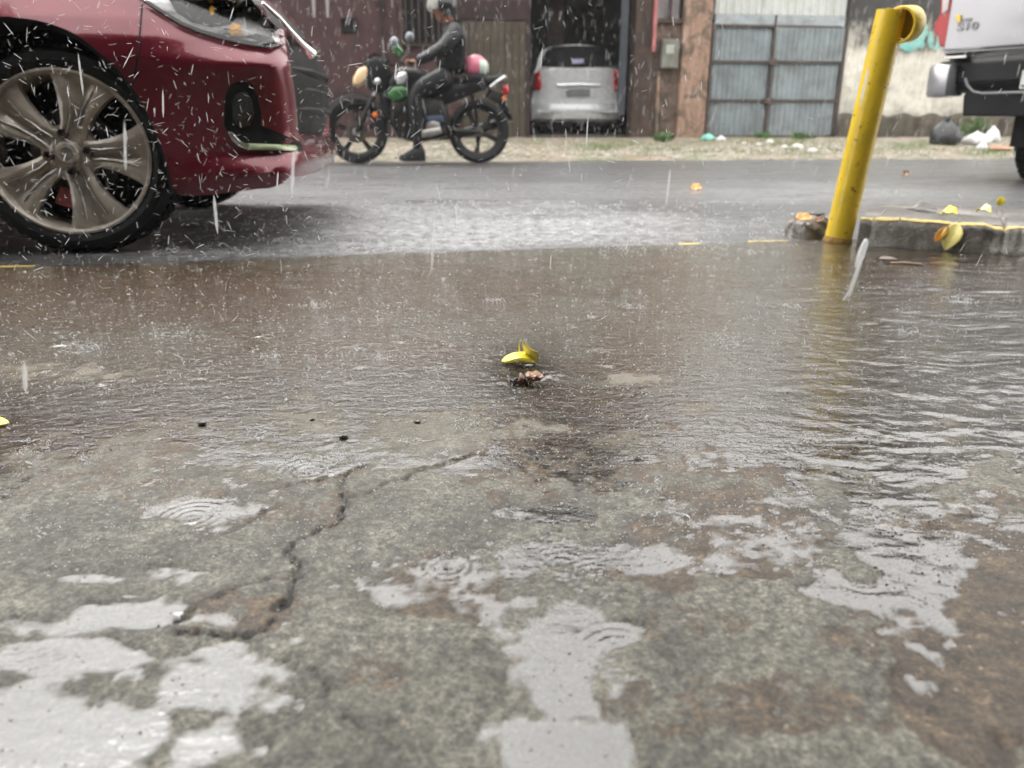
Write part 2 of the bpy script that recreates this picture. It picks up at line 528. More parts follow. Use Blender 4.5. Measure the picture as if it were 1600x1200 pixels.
# wind-and-flow ripples, longer across the view than along it
wx1 = (fbm(X * 5, Y * 5, 3, 71) - .5) * 6; wx2 = (fbm(X * 6, Y * 6, 3, 72) - .5) * 5
fl = (fbm(X * 40 + Y * 4 + wx1, Y * 88 + wx2, 4, 70, .6) - .5) * (.5 + 1.2 * fbm(X * 7, Y * 9, 2, 73))
fl2 = (fbm(X * 14 + wx2, Y * 34 + wx1, 3, 77) - .5) * (.4 + 1.0 * fbm(X * 4, Y * 6, 2, 74))
right = np.clip((PX - 1130) / 260, 0, 1) * np.clip((1020 - PY) / 200, 0, 1)
amp = .22 + right * 1.75 + far * .06 + .35 * np.clip((500 - PX) / 400, 0, 1) * np.clip((PY - 640) / 200, 0, 1)
calm = blobs([(170, 1150, 250, 90, 1), (865, 1090, 90, 140, 1)], .1)
amp = amp * (1 - .85 * calm) * (1 - .85 * np.exp(-((PX - 815) / 60) ** 2 - ((PY - 590) / 45) ** 2))
Zw += fl * .00085 * amp + fl2 * .0022 * amp
Zw -= np.clip(1 - dist_e / .05, 0, 1) * .008
Zw -= crk * 1.45
Zw = np.where(T > .9999, -0.03, Zw)
w = NT("rain_water")
w.t.nodes.remove(w.b)
fr = w.n("ShaderNodeFresnel"); fr.inputs['IOR'].default_value = 2.1
gl = w.n("ShaderNodeBsdfAnisotropic"); gl.inputs['Roughness'].default_value = .045
gl.inputs['Color'].default_value = (1, 1, 1, 1)
tr = w.n("ShaderNodeBsdfTransparent"); tr.inputs['Color'].default_value = (.93, .91, .87, 1)
chop = w.n("ShaderNodeAttribute", attribute_name="chop").outputs['Fac']
filmn = w.n("ShaderNodeAttribute", attribute_name="film").outputs['Fac']
hw = w.math('ADD', w.noise(60, 5, .6, w.coord((.5, 1.3, 1))), w.math('MULTIPLY', w.noise(200, 3, .6), .35))
hw = w.math('MULTIPLY', hw, w.math('ADD', .30, w.math('MULTIPLY', chop, .45)))
hw = w.math('ADD', hw, w.math('MULTIPLY', w.math('MULTIPLY', w.noise(95, 3, .65, dist=.8), chop), .9))
wb = w.bump(hw, 1.0, .0022)
w.l(wb, gl.inputs['Normal']); w.l(wb, fr.inputs['Normal'])
mx = w.n("ShaderNodeMixShader")
w.l(w.math('MULTIPLY', fr.outputs[0], filmn), mx.inputs[0]); w.l(tr.outputs[0], mx.inputs[1]); w.l(gl.outputs[0], mx.inputs[2])
w.l(mx.outputs[0], w.out.inputs[0])
MATS['water'] = w.m
film = np.clip(.08 + (Zw - Zc) / .0011, 0, 1) * np.clip((crd - .003) / .003, .05, 1)
calm2 = np.exp(-((PX - 815) / 60) ** 2 - ((PY - 590) / 45) ** 2)
film *= 1 - .28 * np.clip((760 - PY) / 200, 0, 1) * (1 - right) * (1 - calm2)
water = tag(grid_obj("rain_water", X, Y, Zw, MATS['water'], {'film': film, 'chop': np.clip((760 - PY) / 260, 0, 1) * (1 - .7 * right) * (1 - .92 * calm2)}), "thin sheet of rain water rippling over the concrete", kind='structure')

# ---- road: wet asphalt pitted by the rain
RA = math.radians(7)
rx = np.concatenate([-np.geomspace(3, 120, 30)[::-1], np.linspace(-3, 3, 180)[1:-1], np.geomspace(3, 120, 30)])
ry = np.concatenate([np.linspace(-40, 1.2, 8)[:-1], np.linspace(1.2, 5, 150), np.geomspace(5, 220, 70)[1:]])
RX, RY = np.meshgrid(rx, ry)
RZ = (fbm(RX * 1.1, RY * 1.1, 3, 90) - .5) * .010 + (fbm(RX * 30, RY * 30, 3, 91) - .5) * .006 * np.clip((6 - RY) / 4, 0, 1)
RZ = np.where(RY < edge_y(RX) - .25, -.06, RZ - .002)
RPX, RPY = proj_np(RX, RY, 0 * RX)
def rblob(cx, cy, rx_, ry_): return np.clip(1.25 - np.sqrt(((RPX - cx) / rx_) ** 2 + ((RPY - cy) / ry_) ** 2) + (fbm(RX * 3, RY * 6, 3, 66) - .5) * .9, 0, 1)
froth = np.clip(rblob(720, 360, 420, 42) + .7 * rblob(330, 385, 260, 30) + .35 * rblob(1400, 300, 260, 20) + .25 * rblob(800, 300, 500, 18), 0, 1)
a = NT("wet_asphalt")
fat = a.n("ShaderNodeAttribute", attribute_name="froth").outputs['Fac']
b1 = a.noise(5, 6, .65, a.coord((.35, 1, 1))); b2 = a.noise(70, 6, .75); b3 = a.noise(1.1, 4, .6, a.coord((.3, 1.4, 1)))
c = a.ramp(b3, [(.3, (.032, .032, .033)), (.7, (.066, .066, .067))])
fz = a.noise(26, 5, .72, a.coord((1, .8, 1)))
fr_ = a.ramp(a.math('ADD', a.math('MULTIPLY', b2, .35), a.math('MULTIPLY', fz, .65)), [(.42, .12), (.60, 1.0)])
c = a.mix(a.math('MULTIPLY', fr_, a.math('ADD', .10, a.math('MULTIPLY', fat, .85))), c, (.58, .59, .60))
a.set(Base_Color=c, Roughness=a.ramp(b1, [(.3, .22), (.7, .5)]), Normal=a.bump(a.math('ADD', b2, a.noise(22, 4, .6)), .7, .012))
a.b.inputs['Specular IOR Level'].default_value = .7
a.b.inputs['Coat Weight'].default_value = .25
a.b.inputs['Coat Roughness'].default_value = .25
MATS['asphalt'] = a.m
road = tag(grid_obj("road", RX, RY, RZ, MATS['asphalt'], {'froth': froth}), "wet grey asphalt road pitted by rain", kind='structure')

# ---- verge on the far side
VP0 = onz(600, 253, 0)
vdir = Vector((math.cos(RA), math.sin(RA), 0)); vn = Vector((-math.sin(RA), math.cos(RA), 0))
WD = 4.55     # verge depth to the walls
va = np.concatenate([-np.geomspace(7, 90, 14)[::-1], np.linspace(-7, 13, 420)[1:-1], np.geomspace(13, 90, 14)])
vb = np.concatenate([np.linspace(-.06, WD + .6, 110), [WD + 9, 60]])
VA, VB = np.meshgrid(va, vb)
VX = VP0.x + VA * vdir.x + VB * vn.x; VY = VP0.y + VA * vdir.y + VB * vn.y
wobe = (fbm(VA * 1.3, VA * 0 + 3, 3, 14) - .5) * .5
VZ = -.02 + .21 * np.clip((VB + wobe * np.clip(1 - VB, 0, 1)) / 3.2, 0, 1) ** .7 + (fbm(VA * 5, VB * 5, 4, 15) - .5) * .05 * np.clip(VB / .3, 0, 1) * np.clip((WD - .1 - VB) / .4, 0.1, 1)
v = NT("verge_soil")
q1 = v.noise(1.6, 5, .6); q2 = v.noise(14, 6, .7); q3 = v.noise(60, 4, .7)
c = v.ramp(q2, [(.3, (.13, .105, .075)), (.5, (.25, .215, .165)), (.7, (.46, .43, .37))])
g = v.ramp(v.noise(2.2, 5, .7), [(.48, 0.0), (.60, .75)])
c = v.mix(g, c, (.085, .115, .045))
c = v.mix(v.ramp(q1, [(.5, 0.0), (.7, .6)]), c, (.24, .15, .09))
c = v.mix(v.ramp(q3, [(.62, 0.0), (.7, .5)]), c, (.6, .58, .53))
v.set(Base_Color=c, Roughness=.6, Normal=v.bump(q2, .6, .03))
MATS['verge'] = v.m
verge = tag(grid_obj("dirt_verge", VX, VY, VZ, MATS['verge']), "strip of wet dirt, gravel and grass along the far road edge", kind='structure')
def verge_pt(px, py):
    """point on the verge seen at a pixel"""
    r = ray(px, py)
    b0, b1 = -.4, WD - .02
    def at_b(bq):
        # intersection of the ray with the vertical plane at depth bq of the verge
        t_ = ((VP0 + vn * bq) - CAM).dot(vn) / r.dot(vn)
        return CAM + r * t_
    def hgt(bq): return -.02 + .21 * min(1, max(0, bq / 3.2)) ** .7
    for _ in range(30):
        m_ = (b0 + b1) / 2
        if at_b(m_).z > hgt(m_): b0 = m_
        else: b1 = m_
    p = at_b(b0)
    p.z = hgt(b0)
    return p
# ================================================================== FAR SIDE: buildings, walls, gate
w0 = VP0 + vn * WD
k0 = (-w0.x) / vdir.x
WO = w0 + vdir * k0
WO.z = 0
WF = Frame(WO, RA)
WM = WF.m
def wx(px, py=110): return WF.px(px, py).x
def wz(py, px=900): return WF.px(px, py).z
ZB = .14            # foot of the walls
# materials
def wallmat(name, base, alt, dark, patch=.5, scale=1.0, streak=.5, topdark=None):
    t = NT(name)
    n1 = t.noise(2.2 * scale, 7, .68, dist=.6); n2 = t.noise(9 * scale, 6, .7); n3 = t.noise(40, 4, .7)
    st = t.noise(7, 6, .7, t.coord((2.2, 2.2, .22)))
    c = t.mix(t.ramp(n1, [(patch - .06, 0.0), (patch + .06, 1.0)]), base, alt)
    c = t.mix(t.ramp(st, [(.45, 0.0), (.72, streak)]), c, dark)
    c = t.mix(t.ramp(n2, [(.52, 0.0), (.75, .5)]), c, dark)
    if topdark:
        s = t.n("ShaderNodeSeparateXYZ"); t.l(t.tc.outputs['Object'], s.inputs[0])
        h = t.math('ADD', s.outputs[2], t.math('MULTIPLY', t.math('SUBTRACT', t.noise(1.6, 6, .7), .5), 1.5))
        h = t.math('ADD', h, t.math('MULTIPLY', t.math('SUBTRACT', st, .5), 1.1))
        mk = t.n("ShaderNodeMapRange"); t.l(h, mk.inputs[0]); mk.inputs[1].default_value = topdark[0]; mk.inputs[2].default_value = topdark[1]
        c = t.mix(mk.outputs[0], c, topdark[2])
        mk2 = t.n("ShaderNodeMapRange"); t.l(h, mk2.inputs[0]); mk2.inputs[1].default_value = .75; mk2.inputs[2].default_value = .3
        c = t.mix(t.math('MULTIPLY', mk2.outputs[0], .7), c, (.11, .095, .07))
    t.set(Base_Color=c, Roughness=.75, Normal=t.bump(t.math('ADD', n2, t.math('MULTIPLY', n3, .4)), .7, .012))
    t.b.inputs['Specular IOR Level'].default_value = .25
    return t.m
m_maroon = wallmat("maroon_render", (.066, .034, .035), (.046, .027, .028), (.024, .017, .018), .55, 1, .5)
m_maroon2 = wallmat("maroon_render_dark", (.044, .025, .026), (.030, .02, .021), (.018, .013, .013), .5)
m_brown = wallmat("brown_stained_render", (.085, .058, .046), (.055, .038, .032), (.025, .018, .016), .5)
m_olive = wallmat("olive_boards", (.080, .068, .050), (.062, .052, .04), (.035, .03, .024), .5)
m_peel = wallmat("peeling_plaster", (.36, .235, .175), (.15, .115, .085), (.055, .042, .032), .53, 1.6, .55)
m_peel2 = wallmat("peeling_plaster_dark", (.17, .12, .095), (.085, .065, .05), (.035, .028, .023), .5, 1.6, .6)
m_white = wallmat("stained_whitewash", (.70, .68, .61), (.50, .48, .42), (.25, .23, .18), .58, 1.0, .35, (1.45, 2.0, (.062, .060, .058)))
m_plinth = wallmat("mossy_plinth", (.12, .10, .075), (.08, .07, .055), (.04, .036, .03), .5, 2)
m_jamb = wallmat("dark_damp_concrete", (.10, .095, .08), (.06, .056, .05), (.03, .028, .025), .5, 2)
m_in = simple("garage_interior", (.050, .040, .036), .9, spec=.1)
m_gal = simple("galvanised_sheet", (.25, .295, .315), .42, metal=.25, var=.22, vscale=1.8, dirt=(.10, .085, .07), dirt_amt=.5, dscale=2.5)
m_gal2 = simple("pale_fibre_sheet", (.60, .63, .61), .5, var=.12, vscale=2, dirt=(.25, .24, .2), dirt_amt=.4, dscale=4)
m_rail = simple("rusty_rail", (.060, .055, .052), .6, metal=.2, dirt=(.12, .06, .035), dirt_amt=.6)
m_glassd = simple("dark_window_glass", (.02, .022, .024), .12, spec=.6, var=.1)
m_dark = simple("dark_void", (.012, .012, .013), .9, spec=.1)
m_metalgrey = simple("grey_box_metal", (.19, .19, .165), .5, metal=.2, dirt=(.08, .07, .05), dirt_amt=.5)
m_pink = simple("pink_plastic_pipe", (.42, .13, .13), .5)
m_roof = simple("roof_cement", (.16, .14, .13), .8, dirt=(.05, .045, .04), dirt_amt=.6)

def wbox(x0, x1, y0, y1, z0, z1): return MB().box(x0, x1, y0, y1, z0, z1)
HB = 4.6
# ---- maroon building (two storeys; only the foot of it is in the picture)
g0, g1 = wx(822), wx(990)
s0, s1 = wx(722), wx(822)
bL = -24.0
bld = thing("house", "long maroon two storey building with stained walls behind the motorcycle and an open garage", "building", WM)
wbox(bL, wx(452), 0, .25, ZB - .2, HB).build("wall", m_maroon, bld, 0)
wbox(wx(452), s0, .0, .25, ZB - .2, HB).build("wall", m_maroon, bld, 0)
# recessed drips / pilaster lines on the maroon wall
for xx in (wx(497), wx(518)):
    mb = MB()
    mb.tube([(xx, -.012, wz(34)), (xx + .01, -.012, wz(8)), (xx, -.012, 3.0)], [.018, .03, .03], 8)
    mb.build("paint_drip", simple("pale_drip", (.30, .27, .27), .7), bld)
wbox(wx(600), wx(603), -.05, 0, ZB, HB).build("downpipe", m_maroon2, bld, 0)
# barred window behind the rider
f = wbox(wx(632), wx(692), -.05, -.001, wz(68), wz(-4)).build("window", m_dark, bld, 0)
mb = MB()
mb.box(wx(628), wx(632) - .001, -.08, -.002, wz(72), wz(-8)); mb.box(wx(692) + .001, wx(696), -.08, -.002, wz(72), wz(-8)); mb.box(wx(628), wx(696), -.09, -.002, wz(75), wz(72) - .002)
mb.build("frame", m_brown, f, 0)
for i in range(6):
    x = lerp(wx(632), wx(692), (i + .5) / 6)
    MB().tube([(x, -.07, wz(70)), (x, -.07, wz(-4))], .009, 6).build("bar", m_rail, f)
wbox(wx(538), wx(562), -.03, -.001, wz(56), wz(34)).build("vent", m_dark, bld, 0)
# olive shutter/boards right of the rider, dark lintel above
wbox(s0, s1, -.02, .10, ZB, wz(34)).build("shutter", m_olive, bld, 0)
mb = MB()
n = 9
for i in range(n):
    x = lerp(s0, s1, (i + .5) / n)
    wbox(x - .052, x + .052, -.04, -.022, ZB + .02, wz(36)).build("board", m_olive, bld, 0)
wbox(wx(690) + .002, s1, -.045, .10, wz(34) + .002, wz(4)).build("lintel", m_maroon2, bld, 0)
wbox(s0 + .001, g0 - .001, .0, .25, wz(4) + .002, HB).build("wall", m_maroon, bld, 0)
# garage opening: side walls, back wall, ceiling, floor
GD = 5.2
wbox(g0 - .58, g0 - .4, .26, GD, ZB - .1, 3.3).build("side_wall", m_in, bld, 0)
wbox(g1 + .7, g1 + .88, .301, GD, ZB - .1, 3.3).build("side_wall", m_in, bld, 0)
wbox(g0 - .58, g1 + .88, GD, GD + .2, ZB - .1, 3.3).build("back_wall", m_maroon2, bld, 0)
wbox(g0 - .58, g1 + .88, .301, GD + .2, 3.3, 3.45).build("ceiling", m_in, bld, 0)
wbox(g0 - .4, g1 + .7, .301, GD, ZB - .1, ZB + .095).build("garage_floor", simple("damp_garage_floor", (.07, .065, .06), .5), bld, 0)
wbox(g0, g1, .0, .25, 2.95, HB).build("wall", m_maroon2, bld, 0)
wbox(wx(894), wx(922), 2.4, 2.62, wz(110), 3.3).build("pilaster", wallmat("pink_brown_plaster", (.20, .13, .11), (.13, .09, .08), (.05, .04, .035)), bld, 0)
wbox(wx(820), wx(828), -.04, .0, ZB, 2.95).build("door_post", m_maroon2, bld, 0)
wbox(wx(966), wx(977), -.06, -.01, ZB + .4, 3.0).build("door_post", simple("blue_black_paint", (.030, .036, .046), .5), bld, 0)
wbox(g1 - .01, wx(1018), -.05, .25, ZB - .1, HB).build("jamb", m_brown, bld, 0)
# upper storey: balcony slab, windows, roof
wbox(bL, wx(1018), -.35, -.0505, 3.45, 3.6).build("balcony_slab", m_brown, bld, 0)
for i in range(7):
    x = wx(680) - 1.4 - i * 2.6
    f = wbox(x - .55, x + .55, -.04, -.002, 3.75, 4.3).build("window", m_glassd, bld, 0)
    MB().box(x - .63, x + .63, -.1, -.045, 3.68, 3.745).build("sill", m_brown, f, 0)
    MB().box(x - .03, x + .03, -.07, -.042, 3.75, 4.3).build("frame", m_brown, f, 0)
MB().box(bL - .3, wx(1112), -.7, 8, HB + .002, HB + .16).build("roof", m_roof, bld, 0)
wbox(wx(835), wx(1018) - .002, .27, 8, HB + .162, 7.4).build('upper_floor', m_maroon2, bld, 0)
wbox(wx(835) - .2, wx(1018) + .2, .1, 8.2, 7.402, 7.55).build('roof', m_roof, bld, 0)
wbox(bL, bL + .25, .26, 8, 0, HB).build("end_wall", m_maroon, bld, 0)

# ---- peeling pillar with meter box between garage and gate
pil = thing("gate_pier", "thick peeling brown and cream plaster pier holding the electricity meter, between garage and metal gate", "pier", WM)
xa, xb, xc = wx(1020), wx(1062), wx(1098, 215)
wbox(xa, xb - .001, .02, .3, ZB - .2, wz(34)).build("wall_panel", m_peel2, pil, 0, bevel=.01)
wbox(xb, xc, -.06, .3, ZB - .2, 5.6).build("pier", m_peel, pil, 0, bevel=.02)
wbox(xa - .02, xb - .002, -.03, .3, wz(34) + .002, wz(27)).build("ledge", m_brown, pil, 0)
f = wbox(xa, xb - .002, .10, .14, wz(27) + .002, 3.3).build("window", simple("grey_frosted_glass", (.22, .20, .21), .3), pil, 0)
wbox(wx(1059) - .001, xb - .003, .03, .099, wz(27) + .003, 3.3).build("frame", m_dark, f, 0)
wbox(wx(1042), wx(1045), .04, .099, wz(27) + .003, 3.3).build("frame", m_maroon, f, 0)
wbox(xa, xb - .002, .0, .3, 3.302, 5.6).build("wall_panel", m_peel2, pil, 0)
bx_ = wbox(wx(1030), wx(1056), -.10, .018, wz(106), wz(60)).build("meter_box", m_metalgrey, pil, 0, bevel=.012)
mb = MB(); mb.box(wx(1032), wx(1054), -.108, -.101, wz(103), wz(63)); mb.build("lid", m_metalgrey, bx_, 0, bevel=.003)
MB().box(wx(1036), wx(1048), -.114, -.109, wz(83), wz(69)).build("window", simple("meter_pane", (.42, .45, .40), .3), bx_, 0)
MB().tube([(xa + .10, -.03, wz(110)), (xa + .10, -.03, ZB)], .022, 8).build("conduit", m_peel, pil)
mb = MB(); mb.tube([(wx(1017), -.09, wz(80)), (wx(1017), -.09, 3.2)], .03, 10)
tag(mb.build("drain_pipe", m_pink), "thin pink plastic pipe running down beside the meter pier", "pipe")
bpy.data.objects["drain_pipe"].matrix_world = WM
# small rubble of fallen plaster at its foot
# ---- corrugated gate
gate = thing("metal_gate", "grey corrugated metal double gate with dark rails, pale sheet above it", "gate", WM)
ga, gm, gb = wx(1100, 214), wx(1194, 214), wx(1301, 214)
zr = [wz(213, 1200), wz(157, 1200), wz(97, 1200), wz(41, 1200)]
def corr(x0, x1, z0, z1, pitch, amp, y=0.0, kind='trap'):
    mb = MB()
    n = max(2, int((x1 - x0) / pitch)); step = (x1 - x0) / n
    prof = []
    for i in range(n):
        x = x0 + i * step
        for fx, fy in ((0, 0), (.30, 0), (.40, -1), (.62, -1), (.72, 0)):
            prof.append((x + fx * step, y + fy * amp))
    prof.append((x1, y))
    a = [(p[0], p[1], z0) for p in prof]; b = [(p[0], p[1], z1) for p in prof]
    c_ = [(p[0], p[1] + .006, z1) for p in prof]; d_ = [(p[0], p[1] + .006, z0) for p in prof]
    mb.rings([a, b, c_, d_, a], closed=False, cap=False)
    return mb
rl = random.Random(5)
for (x0, x1) in ((ga + .04, gm - .02), (gm + .02, gb - .04)):
    for k in range(3):
        o = corr(x0, x1, zr[k] + .02, zr[k + 1] - .02, .085, .016).build("corrugated_panel", m_gal, gate, 25)
        o.rotation_euler = (rl.uniform(-.006, .006), 0, rl.uniform(-.008, .008))
    wbox(x0, x1, -.012, .0, zr[3] + .02, wz(23, 1200)).build("top_band", simple("galvanised_flat", (.34, .38, .40), .4, metal=.2, dirt=(.12, .11, .1), dirt_amt=.4), gate, 0)
for k in range(4):
    wbox(ga, gm - .022, -.035, .03, zr[k] - .022, zr[k] + .018).build("rail", m_rail, gate, 0, bevel=.004)
    wbox(gm + .022, gb, -.035, .03, zr[k] - .026, zr[k] + .014).build("rail", m_rail, gate, 0, bevel=.004)
wbox(gm - .02, gm + .02, -.042, .03, zr[0] - .02, zr[3] + .02).build("stile", m_rail, gate, 0, bevel=.004)
wbox(ga, ga + .035, -.04, .03, zr[0], zr[3]).build("stile", m_rail, gate, 0, bevel=.004)
wbox(gb - .035, gb, -.04, .03, zr[0], zr[3]).build("stile", m_rail, gate, 0, bevel=.004)
wbox(gm - .07, gm + .07, -.062, -.043, zr[2] - .05, zr[2] + .05).build("lock_plate", m_rail, gate, 0, bevel=.006)
wbox(gm - .09, gm + .07, -.062, -.043, zr[1] - .05, zr[1] + .04).build("lock_plate", m_rail, gate, 0, bevel=.006)
for (x0, x1) in ((ga + .04, gm - .25), (gm - .24, gb - .03)):
    corr(x0, x1, wz(23, 1200) + .003, 3.35, .128, .03, .02).build("upper_sheet", m_gal2, gate, 25)
wbox(ga, gb, .05, .1, 3.36, 3.5).build("top_rail", m_rail, gate, 0)
# dark masonry jamb + white wall on the right
jamb = thing("gate_post", "narrow dark damp concrete post at the right side of the metal gate", "post", WM)
wbox(gb + .002, wx(1316, 120), -.04, .3, ZB - .2, 3.55).build("post", m_jamb, jamb, 0, bevel=.02)
ww = thing("boundary_wall", "old whitewashed wall, black with mould along its top, between the gate and the pickup", "wall", WM)
wa, wb_ = wx(1316, 120) + .003, 30.0
nx_, nz_ = 260, 60
wxs = np.concatenate([np.linspace(wa, wa + 5, 220), np.linspace(wa + 5, wb_, 20)[1:]]); wzs = np.linspace(ZB - .2, 3.1, nz_)
AX, AZ = np.meshgrid(wxs, wzs)
AY = (fbm(AX * 2, AZ * 2, 4, 44) - .5) * .07 + (fbm(AX * 12, AZ * 12, 3, 45) - .5) * .02
mb = MB()
mb.rings([[(AX[j, i], AY[j, i], AZ[j, i]) for i in range(AX.shape[1])] for j in range(nz_)], closed=False, cap=False)
mb.build("wall", m_white, ww, 179, weld=False)
wbox(wa, wb_, .06, .3, ZB - .2, 3.1).build("wall_core", m_jamb, ww, 0)
mb = MB()
pl = []
for i in range(120):
    x = lerp(wa, wa + 7, i / 119)
    pl.append([(x, -.16 + .03 * math.sin(i * 1.7), ZB - .2), (x, -.15 + .03 * math.sin(i * 2.3), wz(186, 1400) + .03 * math.sin(i * .9)), (x, -.02, wz(179, 1400) + .03 * math.sin(i * .7))])
mb.rings(pl, closed=False, cap=False)
mb.build("plinth", m_plinth, ww, 60)
wbox(wa, wb_, -.06, .34, 3.102, 3.2).build("coping", m_jamb, ww, 0)
# turquoise paint strokes
m_tq = simple("turquoise_paint", (.16, .50, .45), .6, var=.2, vscale=8, dirt=(.45, .5, .46), dirt_amt=.7, dscale=9)
def stroke(px, wpx):
    pts = spline([WF.px(x, y) for x, y in px], 6)
    mb = MB(); L = []; R = []
    n = len(pts)
    for i, p in enumerate(pts):
        tt = pts[min(i + 1, n - 1)] - pts[max(i - 1, 0)]
        nn = Vector((-tt.z, 0, tt.x)).normalized()
        ww_ = wpx / 93 * (.55 + .45 * math.sin(math.pi * min(1, max(.12, i / (n - 1))))) * (1 + .22 * math.sin(i * 2.1))
        for S, s in ((L, 1), (R, -1)):
            q = p + nn * ww_ * s
            q.y = -.056
            S.append(q)
    mid = [(a + b) / 2 + Vector((0, -.006, 0)) for a, b in zip(L, R)]
    mb.rings([L, mid, R], closed=False, cap=False)
    mb.build("graffiti", m_tq, ww, 60)
stroke([(1428, 30), (1440, 42), (1438, 58), (1428, 66)], 6)
stroke([(1404, 70), (1418, 74), (1432, 68), (1440, 74)], 7)
stroke([(1452, 50), (1450, 62), (1452, 76)], 4)
stroke([(1458, 78), (1466, 66), (1470, 60)], 5)
# taller neighbour behind the gate (its dark bulk shows in the wet concrete)
nb = thing("back_building", "tall grey brown building standing behind the metal gate", "building", WM)
MB().box(ga - .3, gb + .1, 2.2, 9, 0, 5.6).build("wall", m_brown, nb, 0)
MB().box(ga - .4, gb + .2, 2.0, 9.1, 5.602, 5.75).build("roof", m_roof, nb, 0)
nb2 = thing("back_building", "tall dark block beyond the white wall, behind the pickup truck", "building", WM)
MB().box(wx(1490), 26, 2.2, 10, 0, 7.5).build("wall", m_brown, nb2, 0)
MB().box(wx(1490) - .1, 26.1, 2.0, 10.1, 7.502, 7.65).build("roof", m_roof, nb2, 0)

# ---- unseen near-side building, its roof slab added to block sky and darken reflections
near_bld = thing("unseen_building", "unseen plain rendered building behind the camera, its roof slab added to block sky over the near pavement", "building", Matrix.Rotation(math.radians(8), 4, 'Z'))
m_near_bld = wallmat("near_bld_render", (.16, .15, .13), (.12, .11, .10), (.06, .055, .05), .5)
MB().box(-14, 16, -3.2, -2.9, -.2, 6.5).build("wall", m_near_bld, near_bld, 0)
MB().box(-14, 16, -2.898, CANY, 2.75, 2.95).build("sky_blocking_canopy", m_near_bld, near_bld, 0)
MB().box(-1.1, 1.1, -2.899, -2.86, 0.0, 2.3).build("shutter", m_gal, near_bld, 0)
# ---- litter and plants on the verge
m_bagk = simple("black_plastic_bag", (.018, .020, .024), .22, spec=.6, bump=.02, bscale=18)
m_bagw = simple("white_plastic_bag", (.72, .72, .73), .35, var=.1, bump=.02, bscale=22)
m_bagt = simple("teal_plastic_bag", (.22, .55, .46), .35, bump=.02, bscale=22)
def bag(px, py, w, h, mat, label, seed, tie=True):
    p = verge_pt(px, py)
    d = p.y * CT - (p.z - CAMZ) * ST
    W, Hh = w * d / F / 2, h * d / F
    rs = random.Random(seed)
    th = thing("rubbish_bag", label, "bag", Matrix.Translation(p) @ Matrix.Rotation(rs.random() * 6, 4, 'Z'))
    mb = MB()
    rings = []
    prof = [(.0, .55), (.05, .9), (.25, 1.0), (.5, .92), (.72, .62), (.86, .3), (.92, .12)] + ([(1.0, .22)] if tie else [(.98, .05)])
    ph = [rs.random() * 6 for _ in range(5)]
    for z, r in prof:
        ring = []
        for k in range(28):
            a = 2 * math.pi * k / 28
            cr = 1 + .10 * math.sin(3 * a + ph[0] + z * 2) + .07 * math.sin(7 * a + ph[1] - z * 4) + .06 * math.sin(11 * a + ph[2] + z * 7) + rs.uniform(-.05, .05)
            ring.append((W * r * cr * math.cos(a), W * .8 * r * cr * math.sin(a), Hh * z * (1 + .06 * math.sin(2 * a + ph[3]))))
        rings.append(ring)
    mb.rings(rings)
    mb.build("sack", mat, th, 60)
    if tie:
        MB().tube([(.02, 0, Hh * .9), (-.02, .01, Hh * .92), (-.0, -.03, Hh * .9)], .012, 6).build("knot", mat, th)
    return th
bag(1474, 226, 54, 40, m_bagk, "bulky black plastic rubbish bag slumped against the white wall", 1)
bag(1524, 226, 40, 20, m_bagw, "larger white plastic bag lying right of the black one", 2, False)
bag(1534, 235, 18, 13, m_bagw, "small round white bag in front of the larger white one", 3, False)
bag(1548, 223, 26, 24, m_bagw, "upright white bag beside the truck wheel, at the right of the heap", 4)
bag(1106, 220, 24, 11, m_bagt, "crumpled teal plastic bag at the foot of the peeling pier", 5, False)
bag(1126, 221, 16, 9, m_bagw, "small white plastic bag beside the teal one below the gate", 6, False)
p = verge_pt(1562, 236)
mb = MB(); mb.ball((0, 0, .03), (.16, .08, .03), 10, 6, jag=.2, seed=4)
o = tag(mb.build("food_scrap", simple("orange_rag", (.55, .25, .16), .7)), "flattened orange rag on the ground right of the white bags", "rag"); o.location = p
# weeds
m_leafg = simple("weed_leaf", (.075, .15, .035), .5, var=.45, vscale=30)
def weed(name, px, py, w, h, nleaf, label, cat, seed):
    p = verge_pt(px, py)
    d = p.y * CT
    W, Hh = w * d / F / 2, h * d / F
    rs = random.Random(seed)
    mb = MB()
    for i in range(nleaf):
        a = rs.random() * 6.28; r = W * math.sqrt(rs.random()); z = Hh * rs.random() ** 1.2 * (1 - .5 * (r / W) ** 2)
        c = Vector((r * math.cos(a), r * math.sin(a) * .7, z))
        dr = Vector((rs.uniform(-1, 1), rs.uniform(-1, 1), rs.uniform(-.2, 1))).normalized()
        sd_ = dr.cross(Vector((rs.uniform(-1, 1), rs.uniform(-1, 1), rs.uniform(-1, 1)))).normalized()
        l = rs.uniform(.03, .075); ww_ = l * .3
        mb.add([c, c + dr * l * .5 + sd_ * ww_, c + dr * l, c + dr * l * .5 - sd_ * ww_], [(0, 1, 2, 3)])
    th = thing(name, label, cat, Matrix.Translation(p))
    mb.build("foliage", m_leafg, th, 0, recalc=False, weld=False)
    st = MB()
    for i in range(9):
        a = rs.random() * 6.28
        st.tube([(0, 0, -.02), (W * .4 * math.cos(a), W * .3 * math.sin(a), Hh * .5), (W * .7 * math.cos(a), W * .5 * math.sin(a), Hh * .85)], [.005, .004, .002], 4)
    st.build("stem", m_leafg, th)
weed("weed", 1519, 215, 44, 34, 420, "leafy green weed growing between the rubbish bags and the wall", "weed", 3)
weed("weed", 1036, 221, 30, 12, 160, "low bright green weed at the foot of the meter pier", "weed", 4)
weed("weed", 1190, 216, 26, 9, 110, "thin weed at the foot of the gate's middle stile", "weed", 5)
